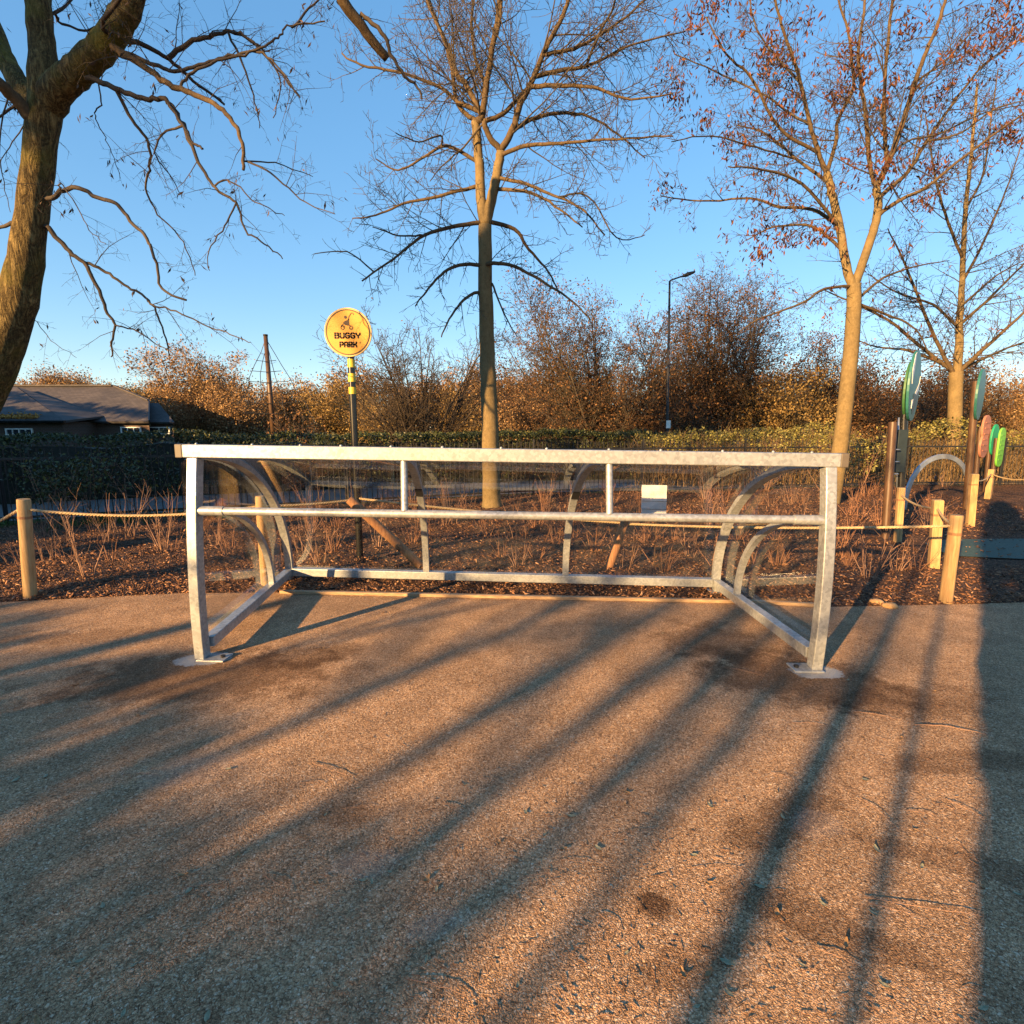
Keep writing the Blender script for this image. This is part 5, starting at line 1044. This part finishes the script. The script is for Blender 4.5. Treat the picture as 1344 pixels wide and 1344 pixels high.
spots = [(427, 1070, 0), (573, 1168, 0), (477, 1156, 0), (488, 1158, 0), (105, 1262, 1), (177, 1267, 0), (440, 1293, 0), (162, 1332, 1), (135, 1190, 0), (248, 1170, 2), (512, 1145, 2), (750, 1072, 0), (715, 1096, 0), (785, 1114, 2), (910, 1123, 0), (932, 1058, 0), (998, 1165, 0), (955, 1265, 1), (1080, 1187, 0), (1052, 1267, 0), (1150, 1115, 0), (1210, 1138, 0), (914, 1322, 0), (957, 1305, 0), (822, 1252, 0), (1335, 1174, 0), (1290, 1325, 0), (690, 1067, 0), (1135, 1024, 2), (885, 972, 0), (350, 965, 2), (470, 1035, 2), (610, 1030, 2), (560, 1260, 1), (300, 1010, 2), (60, 1020, 2), (20, 1025, 1)]
spt = [(930, 1160, 0), (984, 1184, 0), (1110, 1240, 1), (1290, 1165, 0), (740, 1115, 0), (1020, 1040, 1), (822, 1041, 1), (1020, 1200, 0), (930, 1280, 1), (896, 1280, 1), (820, 1057, 0), (180, 940, 0), (100, 900, 1), (560, 1155, 0), (1182, 970, 1), (1200, 1090, 0), (240, 1150, 1)]
for lst, pr_, lb_, gp in ((spots, lps, 'small grey green fallen leaf lying on the gravel path', 'grey green leaves on the path'), (spt, lps2, 'small curled tan fallen leaf lying on the gravel path', 'tan leaves on the path')):
    for u, v, i in lst + [(rng.uniform(20, 1320), 1344 - 520 * rng.random() ** 1.6, rng.randrange(3)) for _ in range(10)] + ([(rng.uniform(380, 1300), rng.uniform(800, 812), 1) for _ in range(10)] if pr_ is lps2 else []):
        p = G(u, v); o = bpy.data.objects.new('fallen_leaf', pr_[i % len(pr_)]); col.objects.link(o); o.location = (p.x, p.y, .001); s_ = rng.uniform(.45, .95); o.scale = (s_,) * 3
        o.rotation_euler = (rng.uniform(-.12, .12), rng.uniform(-.12, .12), rng.uniform(0, 6.28)); tag(o, lb_, 'leaf', gp)
def twig(u0, v0, u1, v1, r=.0035, bend=.06):
    a = G(u0, v0); b = G(u1, v1); d = b - a; L_ = d.length; s_ = Vector((-d.y, d.x, 0)).normalized(); k_ = rng.uniform(-1, 1) * bend * L_; m = MB(); pts = []
    for k in range(9):
        t = k / 8; pts.append(d * t + s_ * (k_ * 4 * t * (1 - t) + rng.uniform(-.004, .004)) + Vector((0, 0, .005 + .006 * math.sin(math.pi * t))))
    m.ptube(pts, [r * (1 - .5 * k / 8) for k in range(9)], 6)
    o = m.build('fallen_twig', M['stem'], None, True); o.location = a; tag(o, 'thin pale twig lying on the gravel path', 'twig', 'twigs on the path')
for q in ((1200, 952, 1298, 966, .006), (1135, 1180, 1344, 1216, .003), (535, 1286, 620, 1315, .003), (345, 1150, 380, 1175, .003), (92, 1162, 102, 1180, .003), (160, 1018, 212, 1020, .003), (580, 1055, 610, 1075, .003), (410, 1002, 462, 1020, .003), (450, 1062, 492, 1060, .002), (1130, 1050, 1180, 1092, .003), (1190, 1065, 1230, 1072, .003), (860, 1088, 800, 1098, .002), (735, 1130, 780, 1136, .002), (1070, 1245, 1130, 1270, .003), (1140, 1188, 1200, 1205, .0035), (905, 1140, 990, 1150, .002), (680, 1155, 740, 1152, .002), (380, 1032, 425, 1030, .002), (940, 875, 1010, 890, .003), (1120, 935, 1180, 945, .004), (1262, 1300, 1310, 1318, .002), (100, 985, 130, 990, .003), (240, 1168, 295, 1165, .003), (785, 1200, 815, 1225, .003), (1010, 1015, 1048, 1028, .002), (270, 1295, 275, 1344, .002), (630, 1022, 660, 1030, .002), (1240, 1050, 1300, 1080, .003), (1040, 950, 1090, 955, .003)):
    twig(*q[:4], q[4] * .42)
# fine grit and leaf crumbs
r7 = np.random.RandomState(23); C = []
while len(C) < 1300:
    u = r7.uniform(0, 1344); v = 800 + 544 * r7.rand(); p = G(u, v)
    if p.y < edge_y(p.x) - .05 and noise.noise(Vector((p.x * 1.2, p.y * 1.2, 5))) > -.1: C.append((p.x, p.y, .004))
C = np.array(C); mm = len(C); ax = rand_dirs(mm, r7, .12); V, F = segs_mesh('cr', C, C + ax * r7.uniform(.006, .03, (mm, 1)), np.full(mm, .0011), np.full(mm, .0006), 4)
tag(link('leaf_litter', np_mesh('leaf_litter', V, F), M['chips']), 'fine dark crumbs of leaf and twig scattered over the gravel path', 'litter', kind='stuff')

# ================================================================== BEHIND THE VIEWPOINT: THE PHOTOGRAPHER, TREES, AND UNSEEN CASTERS ADDED FOR SHADOW
DH = Vector((math.sin(AZ), math.cos(AZ), 0)); PT = Vector((math.cos(AZ), -math.sin(AZ), 0))
def W(s, t, z=0.0): q = DH * s + PT * t; return Vector((q.x, q.y, z))
def back_tree(s, t, r, h_, seed, label, lean_=(0, 0), nlimb=9, z0=4.4, dens=(2.4, 3.2), t2=None):
    b = W(s, t); rt = empty('bare_tree', b, label, 'tree'); g = Grow(seed, dens=dens + (4,), ratio=(.45, .5, .5), maxl=2, trop=(.04, .03, .02), wander=.14, rmin=.004, minL=.15, thick=.014); q = g.r
    pts = []; 
    for k in range(9):
        z = h_ * k / 8; pts.append(PT * (lean_[0] * z) + DH * (lean_[1] * z) + Vector((q.gauss(0, .015), q.gauss(0, .015), z)))
    rs = [r * (1.25 if k == 0 else 1 - .7 * k / 8) for k in range(9)]; g.trunk.append((pts, rs))
    for k in range(nlimb):
        z = z0 + (h_ - z0) * (k + q.random()) / nlimb; i = min(7, int(z / h_ * 8)); a = pts[i].lerp(pts[i + 1], z / h_ * 8 - i); d = Vector((q.gauss(0, 1), q.gauss(0, 1), .6)).normalized(); g.grow(a, d, (h_ - z) * .5 + .9, r * .4, 0)
    g.build(rt, M['bark_smooth'], M['twig_mid'])
back_tree(-6, -.11, .035, 5.6, 401, 'slim unseen sapling added behind the viewpoint to cast a thin line of shadow', z0=3.2, nlimb=5)  # unseen sapling put in to draw a narrow shadow streak
back_tree(-9, -.40, .075, 7, 402, 'unseen young tree added behind the viewpoint to cast the dark shadow by the right foot', z0=4.3)  # added caster, out of view, for the broader streak near the right post
back_tree(-8.6, -.16, .03, 3.2, 403, 'thin leaning unseen sapling added for its shadow beside the young tree', lean_=(-.12, 0), nlimb=3, z0=2.2)  # added so that the broader streak splits in two close to the camera
te = math.tan(EL)
def pollard_caster(s0, t, r, seed, label, zs=.32, lean_=0.0):  # unseen pollard added to cast a streak that ends around the shelter
    h_ = (2.8 - s0) * te + zs; back_tree(s0, t, r, h_ + .3, seed, label, lean_=(lean_, 0), nlimb=8, z0=h_ * .86, dens=(3, 4))
pollard_caster(-13, -.83, .085, 421, 'unseen pollarded tree added as a shadow caster nearest to the young tree')
pollard_caster(-18, -1.93, .085, 422, 'slim unseen pollarded tree added as a shadow caster left of the middle pair', .1)
pollard_caster(-18, -2.66, .13, 424, 'thick unseen pollarded tree added as a shadow caster beside a slimmer one', .3)
pollard_caster(-11, -3.72, .05, 425, 'thin leaning unseen pollarded tree added as a shadow caster at far left', 0.0, .03)
pollard_caster(-15, -1.12, .09, 426, 'upright unseen pollarded tree added as a shadow caster, right one of the middle pair', .1)
pollard_caster(-17, -1.46, .12, 427, 'stouter unseen pollarded tree added as a shadow caster, left one of the middle pair', .2)
back_tree(-16, -4.72, .15, 10, 409, 'straight tree far behind the viewpoint to the left', z0=4.4)
back_tree(-14, -6.5, .10, 8, 410, 'second smaller tree far behind the viewpoint to the left', z0=4.4)
back_tree(-18, -9.3, .2, 12, 411, 'large tree far behind the viewpoint at the extreme left', z0=4.8, nlimb=12)
r9 = np.random.RandomState(77); eb = W(-16.5, -6.75); rt = empty('shade_evergreen', eb, 'dense unseen evergreen tree added far behind the viewpoint to shade the old tree', 'tree'); g = Grow(412, dens=(3, 4), ratio=(.5, .5), maxl=2, trop=(.05, .03, .02))  # leaf mass added out of view to darken the old tree's upper trunk
g.trunk.append(([Vector((0, 0, -.1)), Vector((.05, 0, 4)), Vector((0, .05, 7)), Vector((0, 0, 10.6))], [.1, .08, .07, .02])); C = r9.normal(size=(12000, 3)) * np.array([[.9, .9, .75]]) + np.array([[-PT.x * .7, -PT.y * .7, 9.7]])
C = np.array([c for c in C if noise.noise(Vector(c * 1.5)) > -.22 and 8.4 < c[2] < 10.8])
for k in range(30): g.grow(Vector((0, 0, r9.uniform(8.6, 10.2))), Vector((r9.normal(), r9.normal(), .5)).normalized(), r9.uniform(.8, 1.5), .02, 1)
g.build(rt, M['bark_smooth'], M['twig_dark'], M['leaf_hedge'], (C, (.09, .18), .6, r9, .2))
hb = hedge('hedge', [tuple(W(-10.8, -1.0)[:2]), tuple(W(-10.95, -2.0)[:2]), tuple(W(-11.5, -3.4)[:2]), tuple(W(-11.9, -7.5)[:2])], .7, 12.0 * te, 12000, 'leaf_hedge', 61, 'low unseen hedge added behind the viewpoint to shade the near left of the path', stems=120, hvar=.05, ck=1.04)  # invented hedge, height set by where the near shade should end
hedge('hedge', [tuple(W(-13.5, -9.9)[:2]), tuple(W(-13.5, -13.3)[:2])], 1.0, 1.3 + 16.5 * te, 12000, 'leaf_hedge', 62, 'medium unseen hedge added behind the viewpoint to shade the left railing', stems=150, hvar=.05, ck=1.08)  # invented hedge, unseen, keeps sun off the left railing
hedge('hedge', [tuple(W(-14, -13.2)[:2]), tuple(W(-14, -20)[:2]), tuple(W(-14, -30)[:2])], 1.6, 1.9 + 18.5 * te, 26000, 'leaf_hedge', 63, 'tall unseen hedge added behind the viewpoint to shade the hedge at left', stems=300, hvar=.03, lsz=(.09, .17), ck=.98)  # unseen blocker shaped as a hedge, for the shade on the left hedge
hedge('hedge', [tuple(W(-14, -30)[:2]), tuple(W(-14, -40)[:2]), tuple(W(-14, -60)[:2])], 2.0, 3.1 + 20 * te, 26000, 'leaf_hedge', 64, 'very tall unseen hedge added behind the viewpoint to shade the lodge roof', stems=300, hvar=.05, lsz=(.1, .2), ck=.97)  # unseen blocker shaped as a hedge, for the shaded lower roof
hc = 19.2 * te; cb_ = W(-4.2, .46); rt = empty('shadow_conifer', cb_, 'slim unseen columnar conifer added to lengthen the shadow of the person at the viewpoint', 'tree'); rc = np.random.RandomState(31); C = []  # conifer added out of view to stretch the photographer's shadow
while len(C) < 9000:
    z = rc.rand() * hc; q = z / hc; rad = .31 * (min(1, q / .06) if q < .06 else (1 if q < .78 else math.sqrt(max(0, 1 - ((q - .78) / .22) ** 2)))); a_ = rc.rand() * 6.283; r_0 = rad * rc.rand() ** .35; C.append((math.cos(a_) * r_0, math.sin(a_) * r_0, .12 + z))
m = MB(); m.ptube([Vector((0, 0, -.1)), Vector((.01, 0, hc * .5)), Vector((0, 0, hc * .98))], [.07, .05, .01], 10); m.build('trunk', M['bark_smooth'], rt, True)
V, F = leaf_mesh('cl', np.array(C), (.07, .14), .4, rc, -1.2); link('crown', np_mesh('crown', V, F), M['leaf_hedge'], rt)
# the photographer
pb = W(-.40, .44); me = bpy.data.meshes.new('person')
J = [(0, 0, .95), (0, 0, 1.15), (0, .01, 1.38), (0, .02, 1.5), (0, .05, 1.60), (0, .05, 1.72), (-.19, 0, 1.42), (-.27, .05, 1.16), (-.12, .24, 1.27), (.19, 0, 1.42), (.27, .05, 1.16), (.12, .24, 1.27), (-.12, 0, .88), (-.14, .0, .5), (-.12, -.02, .09), (-.13, .14, .04), (.12, 0, .88), (.14, .0, .5), (.12, -.02, .09), (.13, .14, .04)]
E_ = [(0, 1), (1, 2), (2, 3), (3, 4), (4, 5), (2, 6), (6, 7), (7, 8), (2, 9), (9, 10), (10, 11), (0, 12), (12, 13), (13, 14), (14, 15), (0, 16), (16, 17), (17, 18), (18, 19)]
RD = [.25, .22, .22, .065, .095, .085, .10, .07, .04, .10, .07, .04, .16, .15, .10, .05, .16, .15, .10, .05]
me.from_pydata(J, E_, []); me.materials.append(M['coat']); po = bpy.data.objects.new('person', me); col.objects.link(po)
sk = po.modifiers.new('skin', 'SKIN'); me.skin_vertices[0].data[0].use_root = True
for i, q in enumerate(RD): me.skin_vertices[0].data[i].radius = (q, q * (.72 if i in (0, 1, 2) else 1))
po.modifiers.new('sub', 'SUBSURF').levels = 2; po.modifiers['sub'].render_levels = 2
po.location = pb; po.rotation_euler[2] = -R(8); tag(po, 'person in a dark coat standing with raised hands at the viewpoint, casting the long shadow', 'person')
print('script done', len(bpy.data.objects), sum(len(o.data.polygons) for o in bpy.data.objects if o.type == 'MESH'))
